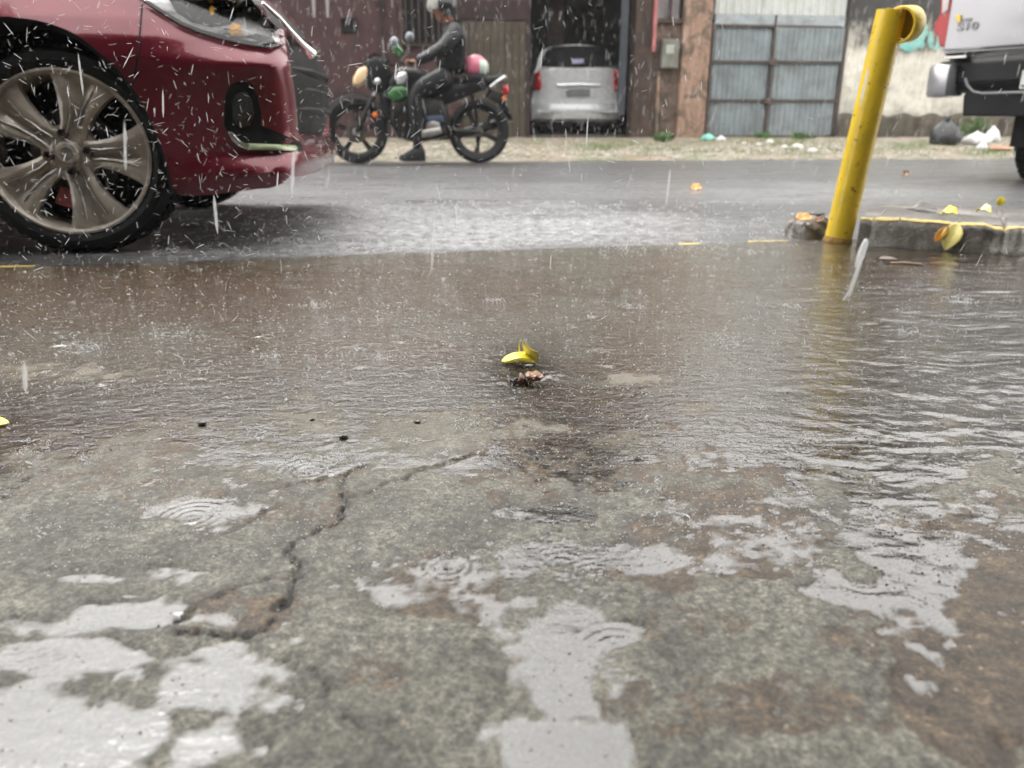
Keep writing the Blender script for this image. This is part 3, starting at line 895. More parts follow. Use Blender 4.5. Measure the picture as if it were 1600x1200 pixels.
weed("weed", 1252, 217, 40, 9, 130, "low weed under the right leaf of the metal gate", "weed", 6)
# grass tufts (stuff)
mb = MB()
rs = random.Random(21)
for i in range(2600):
    cl = rs.choice([(960, 228, 70, 5), (1100, 238, 120, 5), (1240, 226, 60, 7), (1420, 232, 70, 6), (1540, 238, 40, 5), (1180, 222, 140, 5), (1330, 236, 150, 6), (930, 233, 40, 5)])
    q = verge_pt(cl[0] + rs.gauss(0, cl[2] * .5), cl[1] + rs.gauss(0, cl[3] * .6))
    h = rs.uniform(.03, .09); a = rs.random() * 6.28
    lx, ly = math.cos(a) * .03, math.sin(a) * .03
    wx_, wy_ = -math.sin(a) * .004, math.cos(a) * .004
    mb.add([(q.x - wx_, q.y - wy_, q.z - .02), (q.x + wx_, q.y + wy_, q.z - .02), (q.x + lx, q.y + ly, q.z + h)], [(0, 1, 2)])
tag(mb.build("grass", simple("verge_grass", (.13, .20, .06), .6, var=.4, vscale=20), None, 0, recalc=False, weld=False), "thin grass growing in tufts along the far verge", kind='stuff')
mb = MB()
for i in range(1700):
    px = rs.uniform(480, 1620); py = rs.gauss(236, 7)
    if px > 1150 and rs.random() < .5: py = rs.gauss(230, 4); px = rs.uniform(1160, 1400)
    if not 217 < py < 250: continue
    q = verge_pt(px, py)
    r = rs.uniform(.006, .022) * (1.5 if rs.random() < .08 else 1)
    mb.ball((q.x, q.y, q.z + r * .2), (r, r * .8, r * .6), 6, 4, jag=.25, seed=i)
tag(mb.build("gravel", simple("pale_gravel", (.46, .43, .38), .7, var=.45, vscale=9), None, 40, recalc=False, weld=False), "pale gravel and rubble scattered over the far verge", kind='stuff')
rs = random.Random(8)
for i, (px, py, r, lb) in enumerate([(1203, 224, .05, "round white lump of rubble in front of the gate's middle"), (1246, 233, .065, "largest white rubble lump on the verge, left of the yellow post"), (1184, 227, .035, "small pale lump of rubble left of the round white one"), (1270, 238, .05, "flat white rubble lump nearest the road beside the yellow post"), (1226, 232, .04, "pale grey rubble lump left of the largest white one"),
                                     (1162, 225, .03, "pale pebble on the verge below the gate's left leaf"), (1345, 239, .04, "pale rubble lump right behind the yellow post")]):
    q = verge_pt(px, py)
    o = MB().ball((0, 0, r * .3), (r * 1.2, r, r * .7), 10, 7, jag=.16, seed=i + 50).build("rubble_lump", simple("white_rubble", (.66, .65, .60), .6), None, 60)
    o.location = q
    tag(o, lb, "rubble", "white rubble lumps on the verge")
# ================================================================== RED CAR (left foreground)
CF0 = ond(97, 240, 2.08)
CF = Frame(Vector((CF0.x, CF0.y, 0)), math.radians(9))
CFZ = CF0.z          # wheel centre height
def cp(px, py, y=0.0):
    q = CF.px(px, py, y)
    return q.x, q.z
m_red = NT("wine_red_paint")
nz = m_red.noise(9, 5, .6)
m_red.set(Base_Color=m_red.ramp(nz, [(.3, (.135, .006, .018)), (.7, (.18, .009, .026))]), Metallic=.35, Roughness=.32)
m_red.b.inputs['Coat Weight'].default_value = 1.0
m_red.b.inputs['Coat Roughness'].default_value = .04
dv = m_red.n("ShaderNodeTexVoronoi"); dv.inputs['Scale'].default_value = 130; m_red.l(m_red.tc.outputs['Object'], dv.inputs['Vector'])
drop = m_red.ramp(dv.outputs['Distance'], [(.12, 1.0), (.3, 0.0)])
m_red.l(m_red.bump(drop, .15, .0015), m_red.b.inputs['Coat Normal'])
m_red = m_red.m
m_black = simple("black_trim", (.009, .010, .011), .5, spec=.28, var=.4, bump=.001, bscale=80)
m_liner = simple("wheel_arch_liner", (.010, .011, .013), .8, spec=.3, bump=.004, bscale=50)
m_rubber = simple("wet_tyre_rubber", (.007, .008, .009), .5, spec=.3, bump=.002, bscale=120)
m_chrome = simple("chrome", (.75, .76, .76), .12, metal=1.0, var=.05)
m_alloy = simple("bronze_grey_alloy", (.62, .56, .49), .36, metal=.25, var=.2, vscale=12, dirt=(.09, .075, .06), dirt_amt=.6, dscale=10, coat=.5)
m_alloyh = simple("polished_alloy_edge", (.62, .60, .57), .22, metal=.9)
m_disc = simple("brake_disc_steel", (.10, .09, .08), .45, metal=.6, dirt=(.10, .05, .03), dirt_amt=.5)
m_glass_car = simple("tinted_car_glass", (.018, .022, .026), .05, spec=.8, var=.1, coat=.6)
m_lens = None

def glass_mat(name, alpha=.25, tint=(1, 1, 1), rough=.03, ior=1.5):
    if name in MATS: return MATS[name]
    g = NT(name); g.t.nodes.remove(g.b)
    fr = g.n("ShaderNodeFresnel"); fr.inputs['IOR'].default_value = ior
    a_ = g.n("ShaderNodeBsdfAnisotropic"); a_.inputs['Roughness'].default_value = rough
    b_ = g.n("ShaderNodeBsdfTransparent"); b_.inputs['Color'].default_value = (*tint, 1)
    d_ = g.n("ShaderNodeBsdfDiffuse"); d_.inputs['Color'].default_value = (.6, .63, .65, 1)
    m1 = g.n("ShaderNodeMixShader"); m1.inputs[0].default_value = alpha
    g.l(b_.outputs[0], m1.inputs[1]); g.l(d_.outputs[0], m1.inputs[2])
    m2 = g.n("ShaderNodeMixShader")
    g.l(fr.outputs[0], m2.inputs[0]); g.l(m1.outputs[0], m2.inputs[1]); g.l(a_.outputs[0], m2.inputs[2])
    g.l(m2.outputs[0], g.out.inputs[0])
    MATS[name] = g.m
    return g.m
m_lens = glass_mat("clear_lamp_lens", .02)

car = thing("red_car", "wine red hatchback driving through the rain water, bronze grey alloy wheel, at the left edge", "car", CF.m)
# arch outline in the car's side plane
arch_px = [(10, 25), (60, 32), (110, 50), (150, 78), (190, 115), (220, 158), (243, 207), (260, 252), (270, 298)]
arch = [cp(x, y) for x, y in arch_px]
xc = arch[0][0] - .02
arch = spline([(x, 0, z) for x, z in arch], 5)
archR = [(p.x, p.z) for p in arch]
archL = [(2 * xc - x, z) for x, z in reversed(archR)]
ARCH = archL + archR
ZS = archR[-1][1]                    # sill height at the arch foot
# nose silhouette:  z -> x (front extent)
nose_px = [(500, 268), (509, 252), (506, 238), (492, 230), (488, 205), (487, 170), (484, 140), (480, 110), (476, 92), (469, 72), (462, 46), (452, 30), (438, 14)]
nz_ = sorted([(cp(x, y, .12)[1], cp(x, y, .12)[0]) for x, y in nose_px])
NZ = [a for a, b in nz_]; NX = [b for a, b in nz_]
yz = [(.10, .10), (.165, .045), (.20, .015), (.222, .0), (.245, .016), (.27, .040), (.33, .044), (.41, .030), (.47, .012), (.505, .004), (.525, .022), (.56, .060), (.60, .10), (.66, .165), (.75, .25)]
YZ = [a for a, b in yz]; YY = [b for a, b in yz]
yzb = [(.10, .03), (.2, .0), (.30, -.004), (.42, .006), (.52, .0), (.57, .012), (.62, .04), (.67, .075), (.72, .11), (.80, .15), (.9, .17)]
YZB = [a for a, b in yzb]; YYB = [b for a, b in yzb]
XB = -2.50            # rear axle
def yprof(x, z):
    w = min(1, max(0, (x - .18) / .42)); w = w * w * (3 - 2 * w)
    return lerp(interp(z, YZB, YYB), interp(z, YZ, YY), w)
top_px = [(0, -78), (120, -52), (215, -2), (330, -2), (400, -1), (462, 46)]
tx = [cp(x, y, .1) for x, y in top_px]
xT = [-3.2, -2.9, -2.0, -1.2, -.7] + [a for a, b in tx]
zT = [.86, .93, .93, .90, .86] + [b for a, b in tx]
def ztop(x): return interp(x, xT, zT)
bot_px = [(272, 302), (290, 306), (340, 303), (420, 293), (470, 280), (505, 266)]
bt = [cp(x, y, .04) for x, y in bot_px]
xBt = [a for a, b in bt]; zBt = [b for a, b in bt]
def zbot(x):
    for C_ in (0, XB):
        xa_, xb_ = ARCH[0][0] + C_, ARCH[-1][0] + C_
        if xa_ <= x <= xb_:
            return interp(x - C_, [a for a, b in ARCH], [b for a, b in ARCH])
    if x > ARCH[-1][0]: return interp(x, xBt, zBt)
    return .17
cols = []
xsr = list(np.linspace(-3.05, ARCH[0][0] + XB, 12)[:-1]) + [a + XB for a, b in ARCH] + list(np.linspace(ARCH[-1][0] + XB, ARCH[0][0], 30)[1:-1]) + [a for a, b in ARCH] + list(np.linspace(ARCH[-1][0], .50, 14)[1:])
for x in xsr: cols.append((x, 0.0))
NT_ = 26
YC = .82
for i in range(1, NT_ + 1): cols.append((.50, i / NT_))
NV = 44
grid = []
for (x, tq) in cols:
    col = []
    xe = lerp(x, .70, min(1, tq * 3)) if tq > 0 else x
    zb = zbot(xe) - .020 * min(1, tq * 2.5); zt = ztop(min(xe, cp(462, 46, .1)[0]))
    if tq > 0:
        zt = lerp(zt, zt + .015, tq)
    for j in range(NV + 1):
        v_ = j / NV
        z = zb + (zt - zb) * v_
        y = yprof(xe if tq == 0 else .7, z)
        if tq > 0:
            fx = interp(z, NZ, NX) - .035
            ang = tq * math.pi / 2
            xx = .50 + (fx - .50) * (math.sin(ang) ** .62) + .06 * tq * (1 if z > .3 else .35)
            gz_ = min(1, max(0, (z - .30) / .04)) * min(1, max(0, (.62 - z) / .03))
            gt_ = min(1, max(0, (tq - .42) / .25)); xx -= .10 * gz_ * gt_ * gt_ * (3 - 2 * gt_)
            yy = y + (YC - y) * (1 - math.cos(ang) ** 1.0) ** 1.55
            col.append((xx, yy, z))
        else:
            # ease towards the nose extent
            fx = interp(z, NZ, NX)
            col.append((x, y, z))
    grid.append(col)
def car_shell(sign):
    mb = MB()
    g = [[(x, y if sign > 0 else 2 * YC - y, z) for x, y, z in c_] for c_ in grid]
    mb.rings(g, closed=False, cap=False)
    return mb
half = car_shell(1)
# bonnet / rear deck: from the top edge to the centre line
full = MB()
for s in (1, -1):
    g = [[(x, y if s > 0 else 2 * YC - y, z) for x, y, z in c_] for c_ in grid]
    full.rings(g, closed=False, cap=False)
    br = []
    for c_ in grid:
        x, y, z = c_[-1]
        row = []
        for k in range(9):
            q = k / 8
            yy = lerp(y, YC, q)
            crown = .075 * math.sin(q * math.pi / 2) * min(1, max(0, (.75 - x) / .5))
            row.append((x, yy if s > 0 else 2 * YC - yy, z + crown))
        br.append(row)
    full.rings(br, closed=False, cap=False)
    rr = [[(c_[0] if True else 0) for c_ in [grid[0][j]]] for j in range(NV + 1)]
# rear panel
rear = [[(grid[0][j][0], lerp(grid[0][j][1], 2 * YC - grid[0][j][1], k / 6), grid[0][j][2]) for k in range(7)] for j in range(NV + 1)]
full.rings(rear, closed=False, cap=False)
body = full.build("body", m_red, car, 42)
# cabin
cab = MB()
cr = []
for (x, z, yi, w_) in [(-3.0, .93, .07, 0), (-2.85, 1.25, .13, 0), (-2.3, 1.46, .20, 0), (-1.4, 1.48, .21, 0), (-.95, 1.36, .19, 0), (-.45, 1.02, .12, 0), (-.30, .87, .10, 0)]:
    pass
sec = lambda z, xr, xf, yi: [(xr, yi, z), (xf - .12, yi, z), (xf, yi + .2, z), (xf + .04, YC, z), (xf, 2 * YC - yi - .2, z), (xf - .12, 2 * YC - yi, z), (xr, 2 * YC - yi, z)]
cab.rings([sec(.90, -3.02, -.30, .09), sec(1.05, -2.98, -.55, .12), sec(1.22, -2.90, -.85, .17), sec(1.38, -2.75, -1.12, .21), sec(1.45, -2.6, -1.35, .25), sec(1.48, -2.3, -1.6, .40)])
cabin = cab.build("windows", m_glass_car, car, 40)
MB().rings([sec(1.452, -2.62, -1.35, .245), sec(1.475, -2.5, -1.42, .27), sec(1.495, -2.3, -1.6, .40)]).build("roof", m_red, car, 40)
for x in (-1.65, -2.5):
    MB().tube([(x, .095, .93), (x - .02, .19, 1.25), (x - .05, .25, 1.46)], .03, 8).build("pillar", m_black, car)
# BVH of the near shell for laying on lamps and trims
bvh = BVHTree.FromPolygons([Vector(p) for p in half.v], half.f)
def hit(px, py, off=.0, fr=CF, tree=None, dflt=.1):
    o, d = fr.ray(px, py)
    h = (tree or bvh).ray_cast(o, d)
    if h[0] is None:
        q = fr.px(px, py, dflt)
        return Vector(q) - d * off
    return h[0] - d * off
def decal(name, poly, mat, parent, off=.004, rings=5, fr=CF, tree=None, thick=.006, dflt=.1, dome=0.0, smooth=40, sub=6):
    """a panel that follows the shell underneath: outline in photograph pixels, laid onto the surface"""
    pp = []
    for a, b in zip(poly, poly[1:] + poly[:1]):
        n = max(1, int(math.hypot(b[0] - a[0], b[1] - a[1]) / sub))
        for k in range(n): pp.append((lerp(a[0], b[0], k / n), lerp(a[1], b[1], k / n)))
    cx = sum(p[0] for p in pp) / len(pp); cy = sum(p[1] for p in pp) / len(pp)
    mb = MB()
    rr = []
    o, dd = fr.ray(cx, cy)
    base = [hit(x, y, -.004, fr, tree, dflt) for x, y in pp]
    rr.append(base)
    for k in range(rings):
        s = 1 - k / rings
        rr.append([hit(lerp(cx, x, s), lerp(cy, y, s), off + thick * (1 - s * s * 0) * 0 + dome * (1 - s * s), fr, tree, dflt) for x, y in pp])
    rr.append([hit(cx, cy, off + dome, fr, tree, dflt)] * len(pp))
    mb.rings(rr, closed=True, cap=False)
    return mb.build(name, mat, parent, smooth)
# headlight: dark seal, bowl, projector, amber bulb, clear lens
hl = [(212, -6), (248, 18), (280, 38), (310, 51), (345, 61), (385, 70), (425, 76), (446, 70), (452, 62), (436, 46), (418, 28), (398, 6), (388, -8)]
seal = decal("headlight", hl, m_black, car, .003)
inner = [(222, -6), (255, 16), (285, 34), (315, 46), (348, 55), (388, 63), (424, 68), (438, 63), (432, 50), (412, 30), (390, 6), (380, -8)]
decal("reflector", inner, simple("lamp_silver", (.90, .92, .94), .25, metal=.1, vscale=40, var=.4), seal, .006)
decal("bezel", [(262, -6), (275, 18), (300, 34), (330, 42), (360, 38), (378, 18), (374, -8)], simple("smoked_lamp_bezel", (.02, .022, .026), .25), seal, .009)
decal("bezel", [(385, 58), (400, 52), (428, 60), (430, 66), (405, 64)], MATS["smoked_lamp_bezel"], seal, .009)
m_amb = simple("amber_bulb", (.85, .42, .05), .2, coat=1, var=.2)
m_amb.node_tree.nodes["Principled BSDF"].inputs['Emission Color'].default_value = (1, .5, .08, 1)
m_amb.node_tree.nodes["Principled BSDF"].inputs['Emission Strength'].default_value = .12
decal("projector", [(340, 50), (352, 44), (380, 47), (393, 53), (380, 57), (352, 56)], m_chrome, seal, .012)
decal("bulb", [(327, 13), (331, 9), (335, 13), (334, 22), (330, 24), (328, 18)], m_amb, seal, .014)
decal("bulb", [(358, 43), (363, 38), (372, 37), (377, 41), (370, 46), (361, 47)], m_amb, seal, .016)
ln = decal("lens", [(lerp(x, 340, .02), lerp(y, 30, .02)) for x, y in hl], m_lens, seal, .017, dome=.006)
# chrome and black grille behind the lamp at the nose
def npx(x, y, yy=.30):
    q = CF.px(x, y, yy)
    return (q.x, q.z)
gp = [(440, 22), (458, 36), (476, 56), (492, 84), (504, 108), (511, 135), (513, 165), (508, 195), (500, 215), (484, 215), (476, 150), (466, 95)]
gp = [npx(*p, yy=YC) for p in gp]
gr = MB()
gr.rings([[(x - .12 * abs(2 * q - 1) ** 2.2 - .0, lerp(.20, 2 * YC - .20, q), z) for x, z in gp] for q in [k / 12 for k in range(13)]])
gr.build("grille", m_black, car, 30, bevel=.012, seg=3)
def gxm(z): return max(x for x, zz in gp if abs(zz - z) < .06) + .002
for z_ in (.40, .46, .52):
    xx = gxm(z_)
    MB().tube([(xx - .10, .30, z_), (xx - .03, .5, z_), (xx, YC, z_), (xx - .03, 2 * YC - .5, z_), (xx - .10, 2 * YC - .3, z_)], .010, 6).build("grille_bar", m_black, car)
cpts = [npx(x, y, .17) for x, y in [(420, 14), (442, 34), (459, 54), (473, 70), (486, 84)]]
ch = MB().tube([(x, lerp(.05, .19, i / 4), z) for i, (x, z) in enumerate(cpts)], [.004, .006, .007, .009, .016], 8)
ch.build("chrome_strip", m_chrome, car)
# bonnet edge catching the light above the lamp (the far wing, pinkish)
bl = [npx(x, y, .7) for x, y in [(405, -14), (430, 8), (452, 24), (464, 38), (461, 46), (440, 34), (415, 14), (395, -6)]]
MB().rings([[(x - .13 * abs(2 * q - 1) ** 2, lerp(.30, 2 * YC - .30, q), z) for x, z in bl] for q in [k / 10 for k in range(11)]]).build("bonnet_edge", m_red, car, 30, bevel=.01, seg=3)
# fog recess with daytime strip
rec = [(352, 148), (360, 132), (372, 127), (392, 130), (402, 150), (408, 175), (408, 196), (470, 222), (474, 236), (440, 236), (400, 236), (378, 232), (360, 215), (350, 195)]
rc = decal("fog_lamp_recess", rec, m_black, car, .003)
decal("fog_lamp", [(362, 160), (370, 146), (384, 142), (394, 156), (398, 178), (390, 196), (374, 200), (364, 188)], m_glass_car, rc, .007, dome=.004)
decal("chrome_blade", [(356, 206), (364, 207), (376, 219), (390, 226), (388, 234), (374, 229), (362, 219)], m_chrome, rc, .012, dome=.006, sub=4)
m_drl = simple("daytime_strip", (.55, .66, .42), .3, var=.08)
decal("daytime_strip", [(386, 224), (462, 227), (465, 231), (462, 235), (388, 234)], m_drl, rc, .012, dome=.004, sub=4)
# seams
def seam(pts, name="seam", r=.0028):
    q = []
    for a, b in zip(pts, pts[1:]):
        for k in range(6): q.append(hit(lerp(a[0], b[0], k / 6), lerp(a[1], b[1], k / 6), .0))
    q.append(hit(*pts[-1]))
    MB().tube(q, r, 5).build(name, m_black, car)
seam([(206, 134), (214, 100), (218, 60), (222, 8)])
# arch liner
for off in (0, XB):
    mb = MB()
    aa = [(x + off, z) for x, z in ARCH]
    mb.rings([[(x, yprof(x, z) - .001, z) for x, z in aa], [(x, .012, z - .0) for x, z in aa], [(lerp(x, xc + off, .04), .03, z - .012) for x, z in aa], [(lerp(x, xc + off, .02), .30, z) for x, z in aa]], closed=False, cap=False)
    poly = [(x, z) for x, z in aa] + [(aa[-1][0], .12), (aa[0][0], .12)]
    mb.prism(poly, .30, .33)
    mb.build("arch_liner", m_liner, car, 60)
mb = MB().box(-3.0, -.4, .15, 2 * YC - .15, .16, .30).box(.3, .50, .15, 2 * YC - .15, ZS - .005, ZS + .03)
mb.build("underbody", m_liner, car, 0)
# wheels
RR = 125 / F * 2.08          # rim flange radius
RT = CFZ - .002              # rolling radius
def wheel(parent, x, ysgn=1, rot=0.0, full=True):
    M = Matrix.Translation((x, .03 if ysgn > 0 else 2 * YC - .03, CFZ)) @ (Matrix.Identity(4) if ysgn > 0 else Matrix.Rotation(math.pi, 4, 'Z'))
    tp = [(RR * .97, .012), (RR * 1.02, .004), (RR * 1.10, -.004), (RR * 1.20, .0), (RT * .95, .012), (RT * .99, .03), (RT, .055), (RT, .16), (RT * .99, .185), (RT * .93, .20), (RR, .20), (RR * .95, .15)]
    w_ = MB().lathe(tp, 64, M)
    ty = w_.build("wheel", m_rubber, parent, 30)
    tb = MB()
    for k in range(60):
        a = 2 * math.pi * k / 60
        for yb in (.045, .085, .125):
            Mt = M @ Matrix.Rotation(a + yb * 1.1, 4, 'Y')
            tb.box(-.009, .009, yb, yb + .03, RT - .002, RT + .006, Mt)
    tb.build("tread_block", m_rubber, ty, 0, weld=False)
    bp = [(RR * 1.0, .006), (RR * 1.012, .001), (RR * .985, .0), (RR * .955, .008), (RR * .93, .03), (RR * .90, .10), (RR * .93, .18), (RR * .99, .19)]
    rim = MB().lathe(bp, 72, M).build("rim", m_alloy, ty, 40)
    sp = MB(); hi_ = MB()
    for a0 in (70, -2, -74, -146, 142):
        A = math.radians(a0 + rot)
        Ms = M @ Matrix.Rotation(-A, 4, 'Y')
        st = []
        # cross profile: (across fraction, depth)
        prof = [(-1.0, .030), (-1.0, .004), (-.78, -.004), (-.56, -.003), (-.34, .003), (-.16, .020), (0, .023), (.16, .020), (.34, .003), (.56, -.003), (.78, -.004), (1.0, .004), (1.0, .030)]
        for rr_, hw, dy, gd in [(.16, .036, .022, .15), (.27, .034, .018, .4), (.38, .035, .014, .7), (.55, .043, .009, .75), (.72, .056, .008, .7), (.86, .072, .010, .6), (.965, .090, .014, .4)]:
            r_ = rr_ * RR
            ring = []
            for q, dp in prof:
                dp2 = dp if dp < .0031 or dp >= .03 else lerp(-.002, dp, gd)
                ring.append(Ms @ Vector((r_ - (.012 if abs(q) > .9 else 0) * rr_, dy + dp2, q * hw)))
            st.append(ring)
        sp.rings(st)
        for sgn in (-1, 1):
            hi_.tube([Ms @ Vector((RR * .24, .012, sgn * .014)), Ms @ Vector((RR * .40, .010, sgn * .0125)), Ms @ Vector((RR * .6, .006, sgn * .0165)), Ms @ Vector((RR * .84, .008, sgn * .030))], [.0022, .003, .003, .002], 6, True)
    sp.build("spokes", m_alloy, rim, 28)
    hi_.build("spoke_edge", m_alloyh, rim, 60)
    hub = MB().lathe([(0.001, .004), (.026, .004), (.031, .010), (.034, .02), (.075, .028), (.078, .05)], 32, M).build("hub_cap", m_alloy, rim, 30)
    MB().lathe([(0.001, .001), (.017, .0015), (.018, .0038)], 24, M).build("emblem", m_alloyh, rim, 30)
    for a0 in (5, 96, 188, 274):
        A = math.radians(a0 + rot)
        Mn = M @ Matrix.Translation((math.cos(A) * .052, .002, math.sin(A) * .052))
        MB().lathe([(.001, .012), (.0085, .012), (.0085, .003), (.0105, .002), (.013, .002), (.0145, .02)], 6, Mn).build("lug_nut", m_disc, rim, 20)
    if full:
        MB().lathe([(.05, .07), (.118, .07), (.120, .078), (.118, .086), (.05, .086)], 40, M, closed=True).build("brake_disc", m_disc, ty, 30)
        cal = []
        for k in range(9):
            a = math.radians(-118 + k * 5.2)
            cal.append([M @ Vector((r * math.cos(a), y_, r * math.sin(a))) for r, y_ in ((.104, .052), (.150, .050), (.156, .058), (.154, .10), (.104, .10))])
        MB().rings(cal).build("brake_caliper", simple("pink_red_caliper", (.75, .20, .22), .45, dirt=(.30, .16, .1), dirt_amt=.7, dscale=25), ty, 30)
        MB().lathe([(.0, .09), (RR * .88, .092), (RR * .92, .12)], 40, M).build("dust_shield", m_liner, ty, 30)
    return ty
wheel(car, 0, 1)
wheel(car, XB, 1, 25)
wheel(car, 0, -1, 10, False)
wheel(car, XB, -1, 40, False)
MB().box(-.32, -.24, -.16, -.02, .95, 1.06).build("door_mirror", m_red, car, 40, bevel=.02)
MB().box(-3.06, -3.04, .15, .35, .62, .82).build("tail_light", simple("red_lamp", (.5, .02, .02), .15), car, 30)
for x in (-1.05, -1.95):
    MB().tube([(x, yprof(x, .75) - .012, .80), (x + .02, yprof(x, .75) - .028, .80), (x + .13, yprof(x, .75) - .028, .80), (x + .15, yprof(x, .75) - .012, .80)], .008, 6).build("door_handle", m_red, car)
# ================================================================== SILVER MINIVAN in the garage
m_silver = simple("silver_paint", (.60, .62, .64), .28, metal=.1, var=.06, coat=1.0, vscale=3)
m_redlamp = simple("red_lamp", (.5, .02, .02), .15)
m_redlamp2 = simple("red_lamp_lens", (.42, .008, .012), .2, coat=.3, var=.15)
VF0 = ond(901, 207, 13.5)
VZ0 = .235
VF = Frame(Vector((VF0.x, VF0.y, 0)), math.radians(4))
van = thing("silver_minivan", "silver minivan parked tail out inside the dark garage opening", "minivan", VF.m)
def vp(px, py): q = VF.px(px, py); return q.x, q.z
# back outline by height: (px left, px right, py)
outl = [(842, 966, 190), (836, 969, 184), (833, 971, 172), (832, 972, 158), (833, 971, 146), (835, 970, 130), (837, 968, 112), (841, 965, 104), (845, 960, 88), (851, 953, 76), (862, 942, 70), (880, 925, 68)]
secs = []
def vsec(y, grow, zlim, dz=0):
    L = []; R = []
    for a, b, py in outl:
        xl, z = vp(a, py); xr, _ = vp(b, py)
        c = (xl + xr) / 2
        L.append((c + (xl - c) * grow, y, z + dz)); R.append((c + (xr - c) * grow, y, z + dz))
    return L + R[::-1]
def lean(y0, pts, k):
    # rake the upper body forward like a hatch
    zb = vp(901, 106)[1]
    return [(x, y0 + max(0, z - zb) * .45 * k + (.03 if z < vp(901, 168)[1] else 0) * 0, z) for x, y, z in pts]
zw = vp(901, 106)[1]
def yrake(z): return max(0, z - zw) * .42 + max(0, z - zw - .42) * 1.2
rows = []
for k in range(len(outl) * 3 - 2):
    i = min(k // 3, len(outl) - 2); f_ = (k - i * 3) / 3
    a_ = lerp(outl[i][0], outl[i + 1][0], f_); b_ = lerp(outl[i][1], outl[i + 1][1], f_); py_ = lerp(outl[i][2], outl[i + 1][2], f_)
    rows.append((vp(a_, py_)[0], vp(b_, py_)[0], vp(a_, py_)[1]))
vb_ = MB()
face = []
for xl, xr, z in rows:
    face.append([(lerp(xl, xr, q / 20), yrake(z) + .16 * abs(2 * q / 20 - 1) ** 5, z) for q in range(21)])
vb_.rings(face, closed=False, cap=False)
def vring(y, grow, fz):
    L = []; R = []
    for xl, xr, z in rows:
        c = (xl + xr) / 2
        zz = fz(z); yy = yrake(z) + .16 if y is None else max(y, yrake(z) + .17)
        L.append((c + (xl - c) * grow, yy, zz)); R.append((c + (xr - c) * grow, yy, zz))
    return L + R[::-1]
vb_.rings([vring(None, 1, lambda z: z), vring(.6, 1.005, lambda z: z), vring(2.6, 1.0, lambda z: z), vring(3.3, .98, lambda z: z if z < zw else lerp(zw, z, .3)), vring(4.1, .88, lambda z: z if z < zw - .1 else lerp(zw - .1, z, .03))])
vbody = vb_.build("body", m_silver, van, 45)
vtree = BVHTree.FromPolygons([Vector(p) for p in vb_.v], vb_.f)
kw = dict(fr=VF, tree=vtree, dflt=.0, sub=5)
decal("rear_window", [(846, 104), (848, 92), (853, 80), (864, 73), (901, 71), (938, 73), (950, 80), (957, 92), (961, 104), (901, 105.5)], simple("dusty_dark_glass", (.006, .007, .009), .5, spec=.1), van, .02, **kw)
decal("sticker", [(894, 92), (912, 92), (912, 99), (894, 99)], simple("window_sticker", (.32, .30, .48), .5), van, .03, **kw)
MB().box(vp(855, 69)[0], vp(948, 69)[0], .20, .42, vp(900, 70)[1], vp(900, 68.4)[1]).build("roof_spoiler", m_black, van, 30, bevel=.01)
for lp_ in ([(834, 112), (843, 108), (846, 122), (846, 138), (843, 141), (833, 139)], [(960, 108), (969, 112), (971, 139), (961, 142), (959, 138), (959, 122)]):
    tl_ = decal("tail_light", lp_, m_redlamp2, van, .03, dome=.02, **kw)
    cx_ = sum(p[0] for p in lp_) / 6
    decal("reversing_lamp", [(cx_ - 3, 119), (cx_ + 3, 119), (cx_ + 3, 126), (cx_ - 3, 126)], simple("white_lamp", (.7, .6, .6), .2), tl_, .045, **kw)
decal("plate_recess", [(876, 136), (930, 136), (938, 150), (926, 154), (880, 154), (868, 150)], simple("silver_shadow", (.50, .52, .53), .35, metal=.1), van, .006, **kw)
pl_ = decal("number_plate", [(885, 139), (922, 139), (922, 151), (885, 151)], simple("plate_grey", (.17, .18, .18), .4), van, .022, **kw)
MB().tube([(vp(870, 133)[0], -.02, vp(870, 133)[1]), (vp(904, 132)[0], -.035, vp(904, 132)[1]), (vp(937, 133)[0], -.02, vp(937, 133)[1])], .022, 8).build("chrome_handle", simple("bright_silver", (.75, .77, .78), .2, metal=.6), van)
# bumper
bo = []
for k in range(15):
    t_ = k / 14
    x = lerp(vp(831, 170)[0], vp(973, 170)[0], t_)
    yb = -.13 + .22 * abs(2 * t_ - 1) ** 3.2
    z0, z1, z2, z3 = vp(900, 188)[1], vp(900, 180)[1], vp(900, 168)[1], vp(900, 163)[1] + .10 * abs(2 * t_ - 1) ** 5
    bo.append([(x, yb + .09, z0), (x, yb + .02, z0 + .02), (x, yb, z1), (x, yb, z2), (x, yb + .03, z3), (x, yb + .18, z3 + .005), (x, yb + .2, z0)])
MB().rings(bo).build("bumper", m_silver, van, 50)
MB().box(vp(838, 176)[0], vp(966, 176)[0], -.135, -.125, vp(900, 176)[1], vp(900, 172)[1]).build("bumper_strip", simple("silver_shadow", (.4, .42, .43)), van, 30)
MB().tube([(vp(852, 104)[0] + .5, -.02, vp(901, 106)[1]), (vp(901, 104)[0] + .1, .0, vp(901, 98)[1])], .008, 6).build("wiper", m_black, van)
for xw in (vp(846, 195)[0], vp(958, 195)[0]):
    for yw in (.75, 3.35):
        Mw = Matrix.Translation((xw, yw, VZ0 + .29)) @ Matrix.Rotation(math.pi / 2, 4, 'Z')
        wv = MB().lathe([(.16, -.09), (.27, -.095), (.295, -.07), (.295, .07), (.27, .095), (.16, .09)], 28, Mw, closed=True).build("wheel", m_rubber, van, 35)
        MB().lathe([(.001, -.075), (.16, -.085), (.165, .0), (.16, .085), (.001, .075)], 20, Mw).build("rim", m_silver, wv, 30)
MB().box(vp(842, 190)[0], vp(962, 190)[0], .25, 3.9, VZ0 + .12, vp(900, 186)[1]).build("underbody", m_liner, van, 0)
